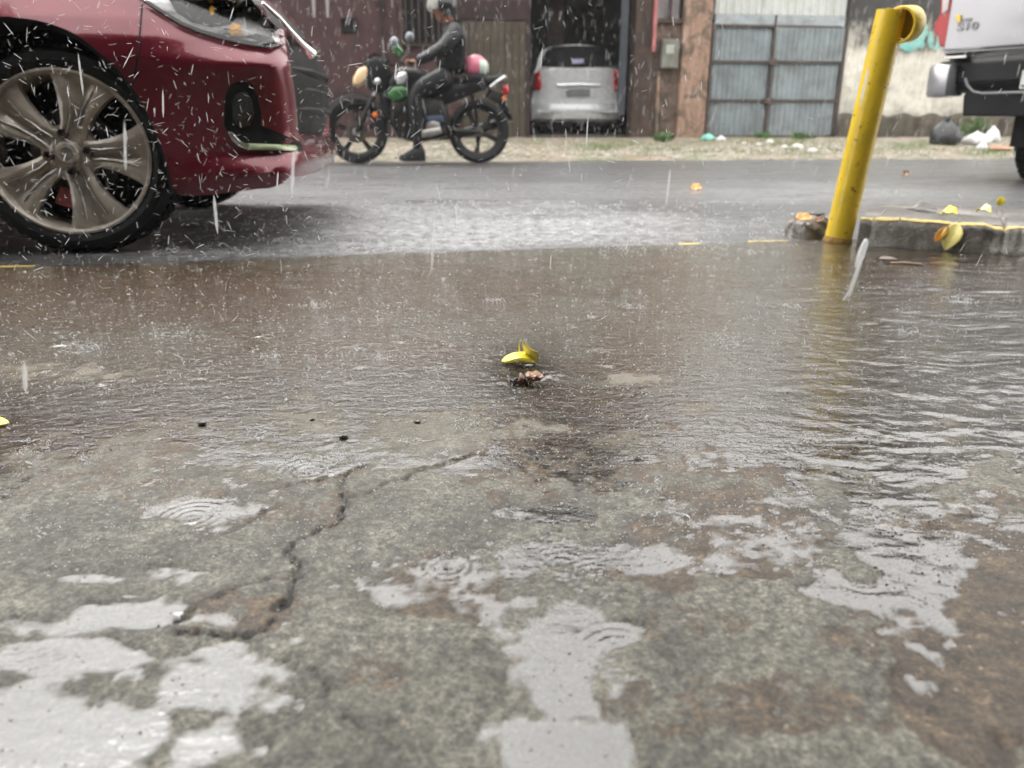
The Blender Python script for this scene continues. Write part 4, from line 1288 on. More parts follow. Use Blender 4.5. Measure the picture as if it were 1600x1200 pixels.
MB().tube([(vp(860, 190)[0], -.02, vp(900, 192)[1]), (vp(860, 190)[0], .5, vp(900, 192)[1])], .028, 8).build("exhaust_pipe", m_rail, van)

# ================================================================== PICKUP TRUCK (right edge)
PHI = math.radians(-50)      # its x axis runs along the tailgate, to the right and towards the camera
TC = ond(1442, 128, 5.25)    # left rear bumper corner
TF = Frame(Vector((TC.x, TC.y, 0)), PHI)
m_tsilver = simple("grey_silver_paint", (.40, .40, .425), .32, metal=.5, var=.05, coat=1, vscale=2)
truck = thing("pickup_truck", "silver grey pickup truck seen from behind, black bumper, at the right edge", "pickup", TF.m)
def tp(px, py, y=0.0): q = TF.px(px, py, y); return q.x, q.z
TW = 1.82
zb0, zb1 = tp(1470, 150)[1], tp(1470, 93)[1]
zt0 = tp(1480, 83, .12)[1]
zt1 = zt0 + .56
x0t = tp(1470, 60, .12)[0]
# bed: tailgate + sides, cab further on
bed = MB()
def rr_sec(x0, x1, z0, z1, y, r=.07, n=5, tuck=.05):
    pts = []
    for cx, cz, a0 in ((x1 - r, z0 + r, -90), (x1 - r - tuck, z1 - r, 0), (x0 + r + tuck, z1 - r, 90), (x0 + r, z0 + r, 180)):
        for k in range(n + 1):
            a = math.radians(a0 + 90 * k / n)
            pts.append((cx + r * math.cos(a), y, cz + r * math.sin(a)))
    return pts
xr_ = x0t + TW - 2 * (x0t)
xL, xR = x0t, x0t + TW - .10
bed.rings([rr_sec(xL + .02, xR - .02, zt0, zt1, .12, .03), rr_sec(xL, xR, zt0 - .01, zt1, .16, .05), rr_sec(xL - .01, xR + .01, zt0 - .12, zt1, .5, .06), rr_sec(xL - .02, xR + .02, zt0 - .2, zt1, 1.6, .06)])
bd = bed.build("bed", m_tsilver, truck, 40)
ttree = BVHTree.FromPolygons([Vector(p) for p in bed.v], bed.f)
MB().rings([rr_sec(xL, xR, zt0 - .25, zt1 + .02, 1.61, .06), rr_sec(xL, xR, zt0 - .25, zt1 + .02, 4.6, .08)]).build("cab", m_tsilver, truck, 40)
MB().rings([rr_sec(xL + .06, xR - .06, zt1 + .02, zt1 + .55, 1.75, .12, tuck=.12), rr_sec(xL + .06, xR - .06, zt1 + .02, zt1 + .58, 3.0, .12, tuck=.12), rr_sec(xL + .06, xR - .06, zt1 - .1, zt1 + .1, 3.9, .04, tuck=.02)]).build("windows", m_glass_car, truck, 40)
MB().rings([rr_sec(xL + .2, xR - .2, zt1 + .56, zt1 + .62, 1.8, .02), rr_sec(xL + .2, xR - .2, zt1 + .585, zt1 + .64, 3.0, .02)]).build("roof", m_tsilver, truck, 40)
# tailgate panel proud of the bed end
x1g = tp(1480, 40, .12)[0]
tg = MB().prism([(x1g + .01, zt0 + .012), (xR - .08, zt0 + .012), (xR - .09, zt1 - .01), (x1g + .015, zt1 - .01)], .085, .135).build("tailgate", m_tsilver, truck, 30, bevel=.012, seg=3)
MB().box(x1g + .55, xR - .55, .078, .084, zt0 + .33, zt0 + .43).build("handle", m_black, tg, 30, bevel=.006)
# tail lamp
def tl(px, py, y=.10): q = TF.px(px, py, y); return (q.x, q.z)
lp = [tl(1487, -30), tl(1488, -2), tl(1486, 22), tl(1483, 48), tl(1479, 73), tl(1469, 73), tl(1467, 56), tl(1461, 52), tl(1462, 34), tl(1470, 24), tl(1472, -2), tl(1474, -30)]
lt = MB().prism(lp, .085, .20).build("tail_light", m_redlamp2, truck, 30, bevel=.006, seg=2)
MB().prism([tl(1473, -4, .08), tl(1484, -4, .08), tl(1481, 16, .08), tl(1472, 22, .08)], .076, .0845).build("reversing_lamp", simple("clear_lamp", (.62, .55, .55), .2), lt, 30, bevel=.002)
# badge
bz = tp(1495, 27, .08)
m_gold = simple("gold_badge", (.75, .50, .08), .25, metal=.5)
bg = [tp(1494, 24, .08), tp(1502, 23, .08), tp(1502, 35, .08), tp(1495, 35, .08)]
MB().prism(bg, .070, .0845).build("emblem", m_gold, tg, 30, bevel=.002)
MB().box(tp(1503, 30, .08)[0], tp(1518, 30, .08)[0], .076, .0845, tp(1503, 34, .08)[1], tp(1503, 29.5, .08)[1]).build("badge", simple("grey_badge", (.22, .22, .23), .3, metal=.5), tg, 0)
def text(body, size, mat, parent, name, mtx, extrude=.004, bold=.0):
    cu = bpy.data.curves.new(name, 'FONT')
    cu.body = body; cu.size = size; cu.extrude = extrude; cu.offset = bold
    o = bpy.data.objects.new(name, cu)
    COL.objects.link(o)
    dg = bpy.context.evaluated_depsgraph_get()
    me = bpy.data.meshes.new_from_object(o.evaluated_get(dg))
    bpy.data.objects.remove(o)
    me.materials.clear(); me.materials.append(mat)
    o = bpy.data.objects.new(name, me)
    COL.objects.link(o)
    o.parent = parent
    o.matrix_local = mtx
    return o
tx_ = tp(1494.5, 48, .08)
text("S10", .062, simple("dark_chrome", (.20, .20, .21), .2, metal=.8), tg, "lettering", Matrix.Translation((tx_[0], .080, tx_[1])) @ Matrix.Rotation(math.pi / 2, 4, 'X') @ Matrix.Diagonal((1.45, 1, 1, 1)), .004, .002)
# bumper: black step, silver end caps, chrome-grey lip, plate
bb = []
for k in range(13):
    t_ = k / 12
    x = lerp(.0, TW + .04, t_)
    e = abs(2 * t_ - 1) ** 5
    bb.append([(x, .02 + .24 * e, zb0 + .03), (x, -.03 + .22 * e, zb0 + .08), (x, -.03 + .22 * e, zb1 - .03), (x, .0 + .22 * e, zb1), (x, .20 + .1 * e, zb1), (x, .2 + .1 * e, zb0 + .02)])
bm_ = MB().rings(bb).build("bumper", m_black, truck, 40, bevel=.008)
def cap(x0, x1, sgn):
    st = []
    zz0, zz1 = tp(1442, 152)[1], tp(1442, 102)[1]
    for q, yo, sh in ((0, .26, .75), (.08, .10, .9), (.25, .0, 1.0), (.6, -.05, 1.0), (.92, -.052, .97), (1.0, -.02, .92)):
        x = lerp(x0, x1, q)
        zc = (zz0 + zz1) / 2; hh = (zz1 - zz0) / 2 * sh
        st.append([(x, yo + .02, zc - hh), (x, yo, zc - hh * .8), (x, yo - .006, zc), (x, yo, zc + hh * .82), (x, yo + .025, zc + hh), (x, yo + .2, zc + hh), (x, yo + .2, zc - hh)])
    return MB().rings(st)
cap(-.02, tp(1486, 120, -.04)[0], 1).build("bumper_end", m_tsilver, truck, 50)
cap(TW + .06, TW + .04 - tp(1486, 120, -.04)[0], -1).build("bumper_end", m_tsilver, truck, 50)
MB().box(tp(1478, 94)[0], tp(1512, 94)[0], -.035, .1, zb1 + .001, zb1 + .014).build("step_pad", m_alloyh, truck, 0)
lip = [tp(1508, 122, -.04), tp(1512, 134, -.04), tp(1521, 143, -.04), tp(1534, 146, -.04)]
l3 = [(a, -.042, b) for a, b in lip] + [(TW - .45, -.042, lip[-1][1])]
MB().tube(l3, .008, 6).build("lip", simple("grey_trim", (.22, .22, .23), .3), truck)
xp0 = tp(1596, 120, -.05)[0]
np_ = MB().box(xp0, xp0 + .40, -.052, -.036, tp(1596, 139, -.05)[1], tp(1596, 110, -.05)[1]).build("number_plate", simple("plate_white", (.62, .63, .62), .4), truck, 0, bevel=.003)
MB().box(xp0 + .008, xp0 + .392, -.0545, -.0525, tp(1596, 135.5, -.05)[1], tp(1596, 133, -.05)[1]).build("plate_print", m_dark, np_, 0)
# valance, chassis, exhaust, hitch, wheels
MB().prism([tp(1502, 148), tp(1500, 181), (TW - .2, tp(1500, 186)[1]), (TW - .2, tp(1502, 140)[1]), tp(1512, 140)], .03, .45).build("valance", m_black, truck, 30, bevel=.01)
MB().box(.55, TW - .5, .4, 4.4, .42, .62).build("chassis", m_liner, truck, 0)
MB().tube([(.9, .1, zb0 - .06), (.9, .02, zb0 - .06), (.9, -.04, zb0 - .055)], .022, 8).ball((.9, -.06, zb0 - .02), .028, 10, 8).build("tow_hitch", m_rail, truck)
MB().prism([(.46, .52), (.46, .22), (.70, .22), (.70, .52)], .44, .46).build("mud_flap", m_black, truck, 0)
for xw in (.57, TW - .34):
    for yw in (.98, 4.0):
        Mw = Matrix.Translation((xw, yw - .12, .355)) @ Matrix.Rotation(math.pi / 2, 4, 'Z')
        wv = MB().lathe([(.21, -.11), (.33, -.12), (.365, -.09), (.372, -.05), (.372, .05), (.365, .09), (.33, .12), (.21, .11)], 40, Mw, closed=True).build("wheel", m_rubber, truck, 30)
        MB().lathe([(.001, -.085), (.05, -.09), (.19, -.07), (.212, -.105), (.212, .105), (.19, .07), (.001, .085)], 28, Mw).build("rim", m_tsilver, wv, 30)
        tb = MB()
        for k in range(40):
            Mt = Mw @ Matrix.Rotation(2 * math.pi * k / 40, 4, 'Y')
            for yb in (-.10, -.035, .04): tb.box(-.018, .018, yb, yb + .05, .37, .382, Mt)
        tb.build("tread_block", m_rubber, wv, 0, weld=False)
# ================================================================== MOTORCYCLE AND RIDER
BO = onz(654, 255, 0)
BF = Frame(Vector((BO.x, BO.y, 0)), math.radians(7))
def bp(px, py, y=0.0):
    q = BF.px(px, py, y)
    return Vector((q.x, y, q.z))
moto = thing("motorcycle", "dark motorcycle with cream headlight, green tank shroud and red tail lamp crossing the wet road", "motorcycle", BF.m)
m_bk = simple("black_bike_plastic", (.008, .009, .010), .35, spec=.35, var=.3)
m_bkm = simple("black_bike_metal", (.020, .021, .022), .4, metal=.5, dirt=(.09, .075, .06), dirt_amt=.5)
m_sil = simple("bright_silver", (.75, .77, .78), .2, metal=.6)
m_grn = simple("green_bike_paint", (.018, .11, .02), .3, coat=1, var=.3)
m_cream = simple("cream_lamp", (.85, .62, .36), .25, var=.12, vscale=20, coat=.8)
m_orange = simple("orange_reflector", (.75, .16, .02), .3)
m_bl = simple("smoke_screen", (.16, .19, .22), .1, coat=1)
m_alu = simple("dull_aluminium", (.40, .39, .37), .35, metal=.7, dirt=(.12, .1, .08), dirt_amt=.5)
fw = bp(558, 208); rw = bp(748, 209)
WR = .30
fw.z = rw.z = WR + .006
def bwheel(c, name, seed, tw):
    M = Matrix.Translation(c)
    ty = MB().lathe([(WR - .080, -.032), (WR - .035, -tw), (WR + .004, -tw * .75), (WR + .008, 0), (WR + .004, tw * .75), (WR - .035, tw), (WR - .080, .032), (WR - .07, 0)], 48, M, closed=True).build(name, m_rubber, moto, 40)
    rim = MB().lathe([(WR - .066, -.034), (WR - .06, -.03), (WR - .06, .03), (WR - .066, .034), (WR - .098, .024), (WR - .098, -.024)], 48, M, closed=True)
    rim = rim.build("rim", m_bkm, ty, 40)
    sp = MB()
    for k in range(5):
        a = math.radians(18 + seed + 72 * k)
        Ms = M @ Matrix.Rotation(-a, 4, 'Y')
        sp.rings([[Ms @ Vector((r, y, z)) for y, z in ((-d, -h), (d, -h), (d, h), (-d, h))] for r, d, h in ((.03, .03, .026), (.10, .018, .020), (.18, .016, .024), (WR - .09, .016, .04))])
    sp.build("spokes", m_bkm, rim, 30)
    MB().lathe([(.001, -.06), (.035, -.06), (.045, -.03), (.045, .03), (.035, .06), (.001, .06)], 20, M).build("hub", m_alu, rim, 40)
    return ty
fwh = bwheel(fw, "front_wheel", 0, .050)
rwh = bwheel(rw, "rear_wheel", 30, .062)
MB().lathe([(.055, -.058), (.105, -.058), (.105, -.054), (.055, -.054)], 28, Matrix.Translation(fw), closed=True).build("brake_disc", m_disc, fwh, 30)
# front fender
def arcfender(c, r, a0, a1, w, mat, name, n=16):
    rs_ = []
    for k in range(n + 1):
        a = math.radians(lerp(a0, a1, k / n))
        u = Vector((math.cos(a), 0, math.sin(a)))
        rs_.append([c + u * (r - .035) + Vector((0, -w, 0)), c + u * (r - .006) + Vector((0, -w * .85, 0)), c + u * r, c + u * (r - .006) + Vector((0, w * .85, 0)), c + u * (r - .035) + Vector((0, w, 0)), c + u * (r - .014)])
    return MB().rings(rs_).build(name, mat, moto, 50)
arcfender(fw, WR + .055, 28, 172, .065, m_bk, "front_fender")
# forks, stem
for s in (-.085, .085):
    a, b, c_ = fw + Vector((.0, s, .0)), bp(584, 150) + Vector((0, s, 0)), bp(606, 92) + Vector((0, s, 0))
    f_ = MB().tube([a, b], [.026, .024], 10).build("fork", m_bkm, moto)
    MB().tube([lerp(a, b, .78), lerp(a, b, 1.12)], .019, 10).build("fork_tube", m_sil, f_)
    MB().tube([b, c_], .018, 10).build("fork_stem", m_bkm, f_)
rf_ = MB(); pz = bp(587, 180) + Vector((0, -.12, 0)); rf_.ball(pz, (.028, .012, .028), 12, 8); rf_.build("reflector", m_orange, moto)
# engine side fairing by the front wheel
# nose fairing
def loft_side(pts, wid, mat, name, y0=0.0, crown=.35, smooth=60, bevel=0):
    """closed side outline (pixels) with rounded flanks"""
    P = [bp(x, y) for x, y in pts]
    cx = sum((p.x for p in P)) / len(P); cz = sum((p.z for p in P)) / len(P)
    rs_ = []
    for yy, s in ((-1, 1 - crown * 1.3), (-.93, 1 - crown * .75), (-.7, 1 - crown * .32), (-.35, 1 - crown * .07), (0, 1), (.35, 1 - crown * .07), (.7, 1 - crown * .32), (.93, 1 - crown * .75), (1, 1 - crown * 1.3)):
        rs_.append([(cx + (p.x - cx) * s, y0 + yy * wid, cz + (p.z - cz) * s) for p in P])
    return MB().rings(rs_).build(name, mat, moto, smooth)
loft_side([(572, 92), (586, 84), (600, 88), (608, 104), (612, 128), (604, 146), (588, 148), (575, 140), (566, 118)], .12, m_bk, "headlight_fairing", crown=.25)
hl_ = loft_side([(552, 122), (560, 108), (572, 102), (582, 106), (580, 118), (570, 130), (560, 138), (551, 134)], .10, m_cream, "headlight", -.02, .3)
MB().rings([[(bp(x, y).x, yy, bp(x, y).z) for yy in (-.10, -.06, 0, .06, .10)] for x, y in ((566, 104), (572, 92), (582, 84), (596, 80), (600, 84))], closed=False, cap=False).build("windscreen", m_bl, moto, 60)
MB().ball(bp(590, 127, -.15), (.034, .03, .034), 12, 8).tube([bp(590, 127, -.15), bp(596, 128, -.06)], .01, 6).build("turn_signal", m_sil, moto)
# mirrors
for (x0, y0, x1, y1, yy) in ((618, 86, 616, 66, -.22), (636, 84, 640, 58, .25)):
    mm = MB().tube([bp(626, 96, yy * .7), bp(x0, y0, yy), bp(x1, y1 + 8, yy * 1.2)], .007, 6).build("mirror_stalk", m_bkm, moto)
    ce = bp(x1, y1, yy * 1.2)
    MB().ball(ce, (.045, .03, .05), 12, 8, Matrix.Rotation(.4, 3, 'Y')).build("mirror", m_bl, mm)
MB().tube([bp(600, 86, .05), bp(598, 62, .05)], [.006, .004], 6).build("antenna", m_sil, moto)
loft_side([(612, 78), (622, 72), (630, 80), (630, 92), (620, 92)], .03, m_grn, "hand_guard", -.26)
loft_side([(590, 128), (606, 122), (622, 150), (620, 186), (606, 196), (598, 176), (592, 150)], .09, m_bk, 'radiator_cover', 0, .2)
# handlebar
MB().tube([bp(640, 98, -.34), bp(630, 97, -.22), bp(612, 102, -.06), bp(612, 102, .06), bp(630, 97, .22), bp(640, 98, .34)], .012, 8).build("handlebar", m_bkm, moto)
for s in (-.34, .34):
    MB().tube([bp(646, 99, s * 1.02), bp(633, 97, s * .74)], .018, 8).build("grip", m_rubber, moto)
# tank, shroud, side panels
loft_side([(602, 130), (610, 114), (626, 104), (650, 106), (674, 116), (680, 134), (660, 148), (626, 152), (604, 144)], .14, m_bk, "tank", 0, .3)
loft_side([(617, 122), (624, 113), (636, 113), (638, 124), (632, 134), (620, 134)], .10, m_sil, "tank_badge_panel", -.075, .25)
loft_side([(603, 147), (612, 136), (630, 132), (640, 140), (640, 152), (628, 160), (612, 160)], .12, m_grn, "tank_shroud", -.06, .3)
loft_side([(650, 134), (690, 128), (742, 122), (786, 116), (792, 126), (778, 134), (740, 148), (700, 164), (672, 176), (656, 170), (648, 150)], .11, m_bk, "tail_fairing", 0, .18)
loft_side([(648, 128), (664, 118), (700, 121), (744, 116), (764, 118), (768, 126), (730, 132), (690, 134), (656, 138)], .13, simple("black_vinyl_seat", (.008, .008, .009), .5, spec=.25), "seat", 0, .25)
MB().tube([bp(766, 136, -.10), bp(776, 128, -.11), bp(788, 120, -.10), bp(790, 120, .10), bp(776, 128, .11)], .016, 8).build("grab_rail", m_sil, moto)
tlm = loft_side([(784, 134), (792, 132), (796, 142), (792, 150), (784, 150)], .09, m_redlamp2, "tail_light", 0, .25)
MB().ball(bp(787, 154, -.1), (.02, .02, .025), 8, 6).build("turn_signal", m_orange, moto)
loft_side([(764, 140), (786, 148), (796, 172), (802, 190), (794, 188), (778, 164), (758, 152)], .06, m_bk, "rear_fender", 0, .15)
# engine, exhaust, swingarm, shock
loft_side([(610, 152), (650, 144), (694, 156), (706, 190), (700, 214), (652, 224), (622, 216), (606, 188)], .14, m_bkm, "engine", 0, .15, 40)
fin = MB()
for k in range(7):
    p0 = bp(626 + k * 1.0, 166 + k * 5)
    fin.box(p0.x - .10, p0.x + .13, -.15, .15, p0.z - .006, p0.z + .006)
fin.build("cooling_fin", m_bkm, moto, 0)
MB().lathe([(.001, -.17), (.05, -.172), (.07, -.16), (.075, -.12)], 24, Matrix.Translation(bp(676, 198))).build("engine_cover", m_alu, moto, 40)
loft_side([(644, 206), (664, 202), (688, 198), (690, 208), (672, 214), (646, 216)], .05, m_alu, "foot_guard", -.18, .15)
loft_side([(664, 182), (690, 180), (694, 190), (668, 194)], .02, simple("blue_grey_panel", (.06, .085, .15), .4), "side_badge", -.15, .2)
MB().tube([bp(632, 168, .1), bp(618, 190, .12), bp(640, 218, .14), bp(700, 214, .15), bp(730, 206, .16), bp(776, 194, .17)], [.02, .02, .02, .03, .045, .05], 12).build("exhaust", m_bkm, moto)
for s in (-.09, .09):
    MB().tube([bp(688, 196, s), bp(716, 204, s), Vector((rw.x + .02, s, rw.z))], .022, 8).build("swingarm", m_bkm, moto)
    sh = MB().tube([bp(738, 146, s * 1.2), bp(746, 196, s * 1.2)], [.014, .014], 8)
    cx0, cx1 = bp(738, 150, s * 1.2), bp(745, 186, s * 1.2)
    for k in range(9):
        c_ = lerp(cx0, cx1, k / 8)
        sh.ball(c_, (.030, .030, .009), 10, 4)
    sh.build("shock_absorber", m_bkm, moto)
MB().tube([bp(676, 160, .0), bp(640, 158, 0), bp(610, 140, 0)], .03, 8).build("frame_tube", m_bkm, moto)
MB().tube([bp(660, 216, -.16), bp(652, 216, -.30)], .014, 6).build("foot_peg", m_rubber, moto)

# helmet strapped on the back of the seat
hp_ = bp(743, 104)
hel = thing("pink_helmet", "small pink helmet with clear visor resting on the back of the motorcycle seat", "helmet", BF.m @ Matrix.Translation(hp_))
m_pinkh = simple("pink_helmet_shell", (.62, .17, .25), .35, coat=.3, var=.15)
rs_ = []
for i in range(13):
    t_ = math.pi * i / 12
    r = .118 * math.sin(t_); z = .112 * math.cos(t_)
    rs_.append([(r * math.cos(2 * math.pi * k / 24) * (1.08 if z < 0 else 1), r * .85 * math.sin(2 * math.pi * k / 24), z if z > -.085 else -.085 - (z + .085) * .3) for k in range(24)])
MB().rings(rs_).build("shell", m_pinkh, hel, 60)
rs_ = []
for i in range(9):
    a = math.radians(-38 + i * 9)
    rs_.append([(.135 * math.cos(a) * math.cos(b), .108 * math.cos(a) * math.sin(b) * 1.0, .122 * math.sin(a) - .01) for b in [math.radians(-75 + 15 * k) for k in range(11)]])
MB().rings(rs_, closed=False, cap=False).build("visor", simple("cloudy_visor", (.42, .50, .44), .12, coat=1, var=.3), hel, 70)
MB().rings([[(.128 * math.cos(b), .105 * math.sin(b), z) for b in [math.radians(-100 + 20 * k) for k in range(11)]] for z in (-.092, -.07)], closed=False, cap=False).build("trim", m_bk, hel, 60)

# ---- the rider
m_jack = simple("wet_black_jacket", (.008, .009, .011), .25, spec=.45, var=.4, vscale=14, bump=.04, bscale=12)
m_skin = simple("brown_skin", (.30, .13, .075), .45, var=.12, vscale=20)
m_trou = simple("dark_trousers", (.009, .010, .012), .5, spec=.25, var=.4, bump=.008, bscale=22)
rider = thing("person", "motorcycle rider in shiny wet black rain jacket and helmet with pale visor", "person", BF.m)
def skin(name, nodes, edges, root, mat, parent, sub=2):
    me = bpy.data.meshes.new(name)
    me.from_pydata([tuple(n_[0]) for n_ in nodes], edges, [])
    o = bpy.data.objects.new(name, me)
    COL.objects.link(o)
    me.materials.append(mat)
    sk = o.modifiers.new("skin", 'SKIN'); sk.use_smooth_shade = True
    if not me.skin_vertices: me.attributes.new('skin_vertices', 'FLOAT', 'POINT') if False else None
    with bpy.context.temp_override(object=o, active_object=o):
        pass
    if len(me.skin_vertices) == 0:
        bm = bmesh.new(); bm.from_mesh(me); bm.verts.layers.skin.verify(); bm.to_mesh(me); bm.free()
    for i, n_ in enumerate(nodes):
        v_ = me.skin_vertices[0].data[i]
        r = n_[1]
        v_.radius = r if hasattr(r, '__len__') else (r, r)
        v_.use_root = (i == root)
    if sub:
        s2 = o.modifiers.new("subdivision", 'SUBSURF'); s2.levels = sub; s2.render_levels = sub
    o.parent = parent
    return o
hip = bp(704, 118); wai = bp(706, 98); che = bp(707, 68); nec = bp(701, 34); shl = bp(711, 48)
nodes = [(hip, (.20, .17)), (wai, (.185, .165)), (che, (.205, .17)), (nec + Vector((.01, 0, -.01)), (.062, .06))]
edges = [(0, 1), (1, 2), (2, 3)]
def addchain(start, pts):
    prev = start
    for p, r in pts:
        nodes.append((p, r)); edges.append((prev, len(nodes) - 1)); prev = len(nodes) - 1
for s in (-1, 1):
    addchain(2, [(bp(711, 49, s * .19), .092), (bp(694 if s < 0 else 692, 74, s * .25), .074), (bp(676, 84, s * .27), .062), (bp(657, 93, s * .29), .050), (bp(650, 96, s * .30), .040)])
tor = skin("jacket", nodes, edges, 0, m_jack, rider)
nodes = [(hip + Vector((0, 0, .0)), (.15, .12))]; edges = []
addchain(0, [(bp(690, 124, -.13), .115), (bp(657, 138, -.19), .088), (bp(648, 150, -.20), .082), (bp(650, 190, -.22), .068), (bp(652, 226, -.235), .042), (bp(651, 237, -.235), .040)])
addchain(0, [(bp(690, 126, .13), .095), (bp(655, 138, .19), .070), (bp(648, 150, .20), .064), (bp(662, 185, .20), .055), (bp(672, 205, .20), .045)])
leg_ = skin("trousers", nodes, edges, 0, m_trou, rider)
def boot(x, y, s, nm="boot"):
    h = bp(x, y, s)
    mb = MB()
    secs_ = []
    for q, w, z0, z1 in ((.07, .026, .0, .09), (.04, .040, .0, .16), (-.02, .046, .0, .15), (-.09, .048, .0, .10), (-.15, .046, .004, .07), (-.19, .030, .012, .05)):
        c_ = Vector((h.x + q, s, h.z))
        secs_.append([c_ + Vector((0, -w, z0)), c_ + Vector((0, w, z0)), c_ + Vector((0, w * .95, lerp(z0, z1, .6))), c_ + Vector((0, w * .4, z1)), c_ + Vector((0, -w * .4, z1)), c_ + Vector((0, -w * .95, lerp(z0, z1, .6)))])
    mb.rings(secs_)
    o = mb.build(nm, m_rubber, rider, 60)
    return o
bz_ = boot(654, 252, -.235)
boot(676, 215, .20)
# neck and head
hd = Vector((nec.x - .045, 0, nec.z + .115))
nk = skin("neck", [(nec + Vector((0.01, 0, -.03)), .060), (nec + Vector((-.012, 0, .05)), .056), (hd + Vector((.0, 0, -.04)), .07)], [(0, 1), (1, 2)], 0, m_skin, rider)
hb_ = MB()
def headpt(t_, a):
    x = .092 * math.sin(t_) * math.cos(a); y = .074 * math.sin(t_) * math.sin(a); z = .118 * math.cos(t_)
    if z < -.02: x *= 1 - (abs(z) - .02) * 1.6; y *= 1 - (abs(z) - .02) * 2.6; x -= (abs(z) - .02) * .15
    return Vector((x, y, z))
rr_ = []
for i in range(21):
    t_ = math.pi * i / 20
    ring = []
    for k in range(32):
        a = 2 * math.pi * k / 32
        p_ = headpt(t_, a)
        da = abs(((a - math.pi) + math.pi) % (2 * math.pi) - math.pi)
        nose = math.exp(-(da / .16) ** 2) * math.exp(-((p_.z + .012) / .02) ** 2) * .026
        brow = math.exp(-(da / .6) ** 2) * math.exp(-((p_.z - .03) / .012) ** 2) * .005
        eye = -math.exp(-((da - .38) / .16) ** 2) * math.exp(-((p_.z - .012) / .012) ** 2) * .006
        lip_ = math.exp(-(da / .25) ** 2) * math.exp(-((p_.z + .052) / .008) ** 2) * .005
        chin = math.exp(-(da / .35) ** 2) * math.exp(-((p_.z + .095) / .02) ** 2) * .012
        p_.x -= nose + brow + eye + lip_ + chin
        ring.append(hd + p_)
    rr_.append(ring)
hb_.rings(rr_)
hb_.build("head", m_skin, rider, 80)
for s in (-1, 1):
    MB().ball(hd + Vector((-.078, s * .032, .012)), (.011, .012, .010), 10, 8).build("eye", simple("eye_white", (.6, .58, .55), .2), rider)
    MB().ball(hd + Vector((.005, s * .078, -.005)), (.018, .009, .030), 10, 8).build("ear", m_skin, rider)
rr_ = []
for i in range(13):
    t_ = math.radians(3 + i * 10.4)
    ring = []
    for k in range(32):
        a = 2 * math.pi * k / 32
        front = math.cos(a - math.pi)
        tt_ = t_ * (1 - .46 * max(0, front) ** 1.6 * min(1, max(0, (i - 3) / 4)))
        ring.append(hd + Vector((.012 + .136 * math.sin(tt_) * math.cos(a), .118 * math.sin(tt_) * math.sin(a), .02 + .132 * math.cos(tt_))))
    rr_.append(ring)
hm_ = MB().rings(rr_).build("helmet", simple("black_helmet", (.012, .013, .015), .25, coat=.3), rider, 60)
rr_ = []
for i in range(9):
    e = math.radians(-22 + i * 7)
    rr_.append([hd + Vector((-.01 - .155 * math.cos(e) * math.cos(b), .135 * math.cos(e) * math.sin(b), .03 + .135 * math.sin(e))) for b in [math.radians(-72 + 12 * k) for k in range(13)]])
MB().rings(rr_, closed=False, cap=False).build("visor", simple("pale_visor", (.34, .34, .31), .2, var=.5, vscale=16), hm_, 70)
# hands on the grips
def hand(s):
    w_ = bp(649, 96, s * .30)
    g_ = bp(640, 98, s * .33)
    pal = MB()
    d_ = (g_ - w_)
    nodes = [(w_, .028), (lerp(w_, g_, .55), (.036, .024)), (lerp(w_, g_, .95) + Vector((0, 0, .012)), (.038, .022))]
    o = skin("hand", nodes, [(0, 1), (1, 2)], 0, m_skin, rider, 2)
    base = lerp(w_, g_, 1.0)
    for k in range(4):
        yy = (-.033 + k * .022) * 1.0
        b0 = base + Vector((.0, yy, .014))
        ln_ = (.9, 1.0, .95, .75)[k]
        f_ = [(b0, .0105), (b0 + Vector((-.030 * ln_, 0, .004)), .0100), (b0 + Vector((-.042 * ln_, 0, -.022 * ln_)), .0092), (b0 + Vector((-.022 * ln_, 0, -.040 * ln_)), .0082)]
        skin("finger", f_, [(0, 1), (1, 2), (2, 3)], 0, m_skin, o, 1)
    th_ = lerp(w_, g_, .5) + Vector((0, -s * .03, -.01))
    skin("thumb", [(th_, .013), (th_ + Vector((-.022, -s * .006, -.014)), .0115), (th_ + Vector((-.040, 0, -.024)), .0095)], [(0, 1), (1, 2)], 0, m_skin, o, 1)
hand(-1); hand(1)
# ================================================================== YELLOW POST, KERB, LEAVES
m_yel = simple("yellow_post_paint", (.88, .62, .03), .38, var=.10, vscale=5, bump=.0006, bscale=30, coat=.35, dirt=(.42, .29, .06), dirt_amt=.3, dscale=16)
_n = m_yel.node_tree; _b = _n.nodes["Principled BSDF"]
_src = _b.inputs['Base Color'].links[0].from_socket
_nz = _n.nodes.new("ShaderNodeTexNoise"); _nz.inputs['Scale'].default_value = 42; _nz.inputs['Detail'].default_value = 7; _nz.inputs['Roughness'].default_value = .72
_tc = _n.nodes.new("ShaderNodeTexCoord"); _n.links.new(_tc.outputs['Object'], _nz.inputs['Vector'])
_rp = _n.nodes.new("ShaderNodeValToRGB"); _rp.color_ramp.elements[0].position = .605; _rp.color_ramp.elements[1].position = .65
_rp.color_ramp.elements[0].color = (0, 0, 0, 1); _rp.color_ramp.elements[1].color = (1, 1, 1, 1)
_n.links.new(_nz.outputs['Fac'], _rp.inputs[0])
_mx = _n.nodes.new("ShaderNodeMixRGB"); _mx.inputs[2].default_value = (.16, .085, .03, 1)
_n.links.new(_rp.outputs[0], _mx.inputs[0]); _n.links.new(_src, _mx.inputs[1]); _n.links.new(_mx.outputs[0], _b.inputs['Base Color'])
m_yeld = simple("inner_yellow_paint", (.42, .32, .06), .6, dirt=(.2, .14, .05), dirt_amt=.6, dscale=20)
pb = onz(1308, 380, .005)
dep = pb.y * CT - (pb.z - CAMZ) * ST
def onY(px, py, Y):
    r = ray(px, py); return CAM + r * (Y / r.y)
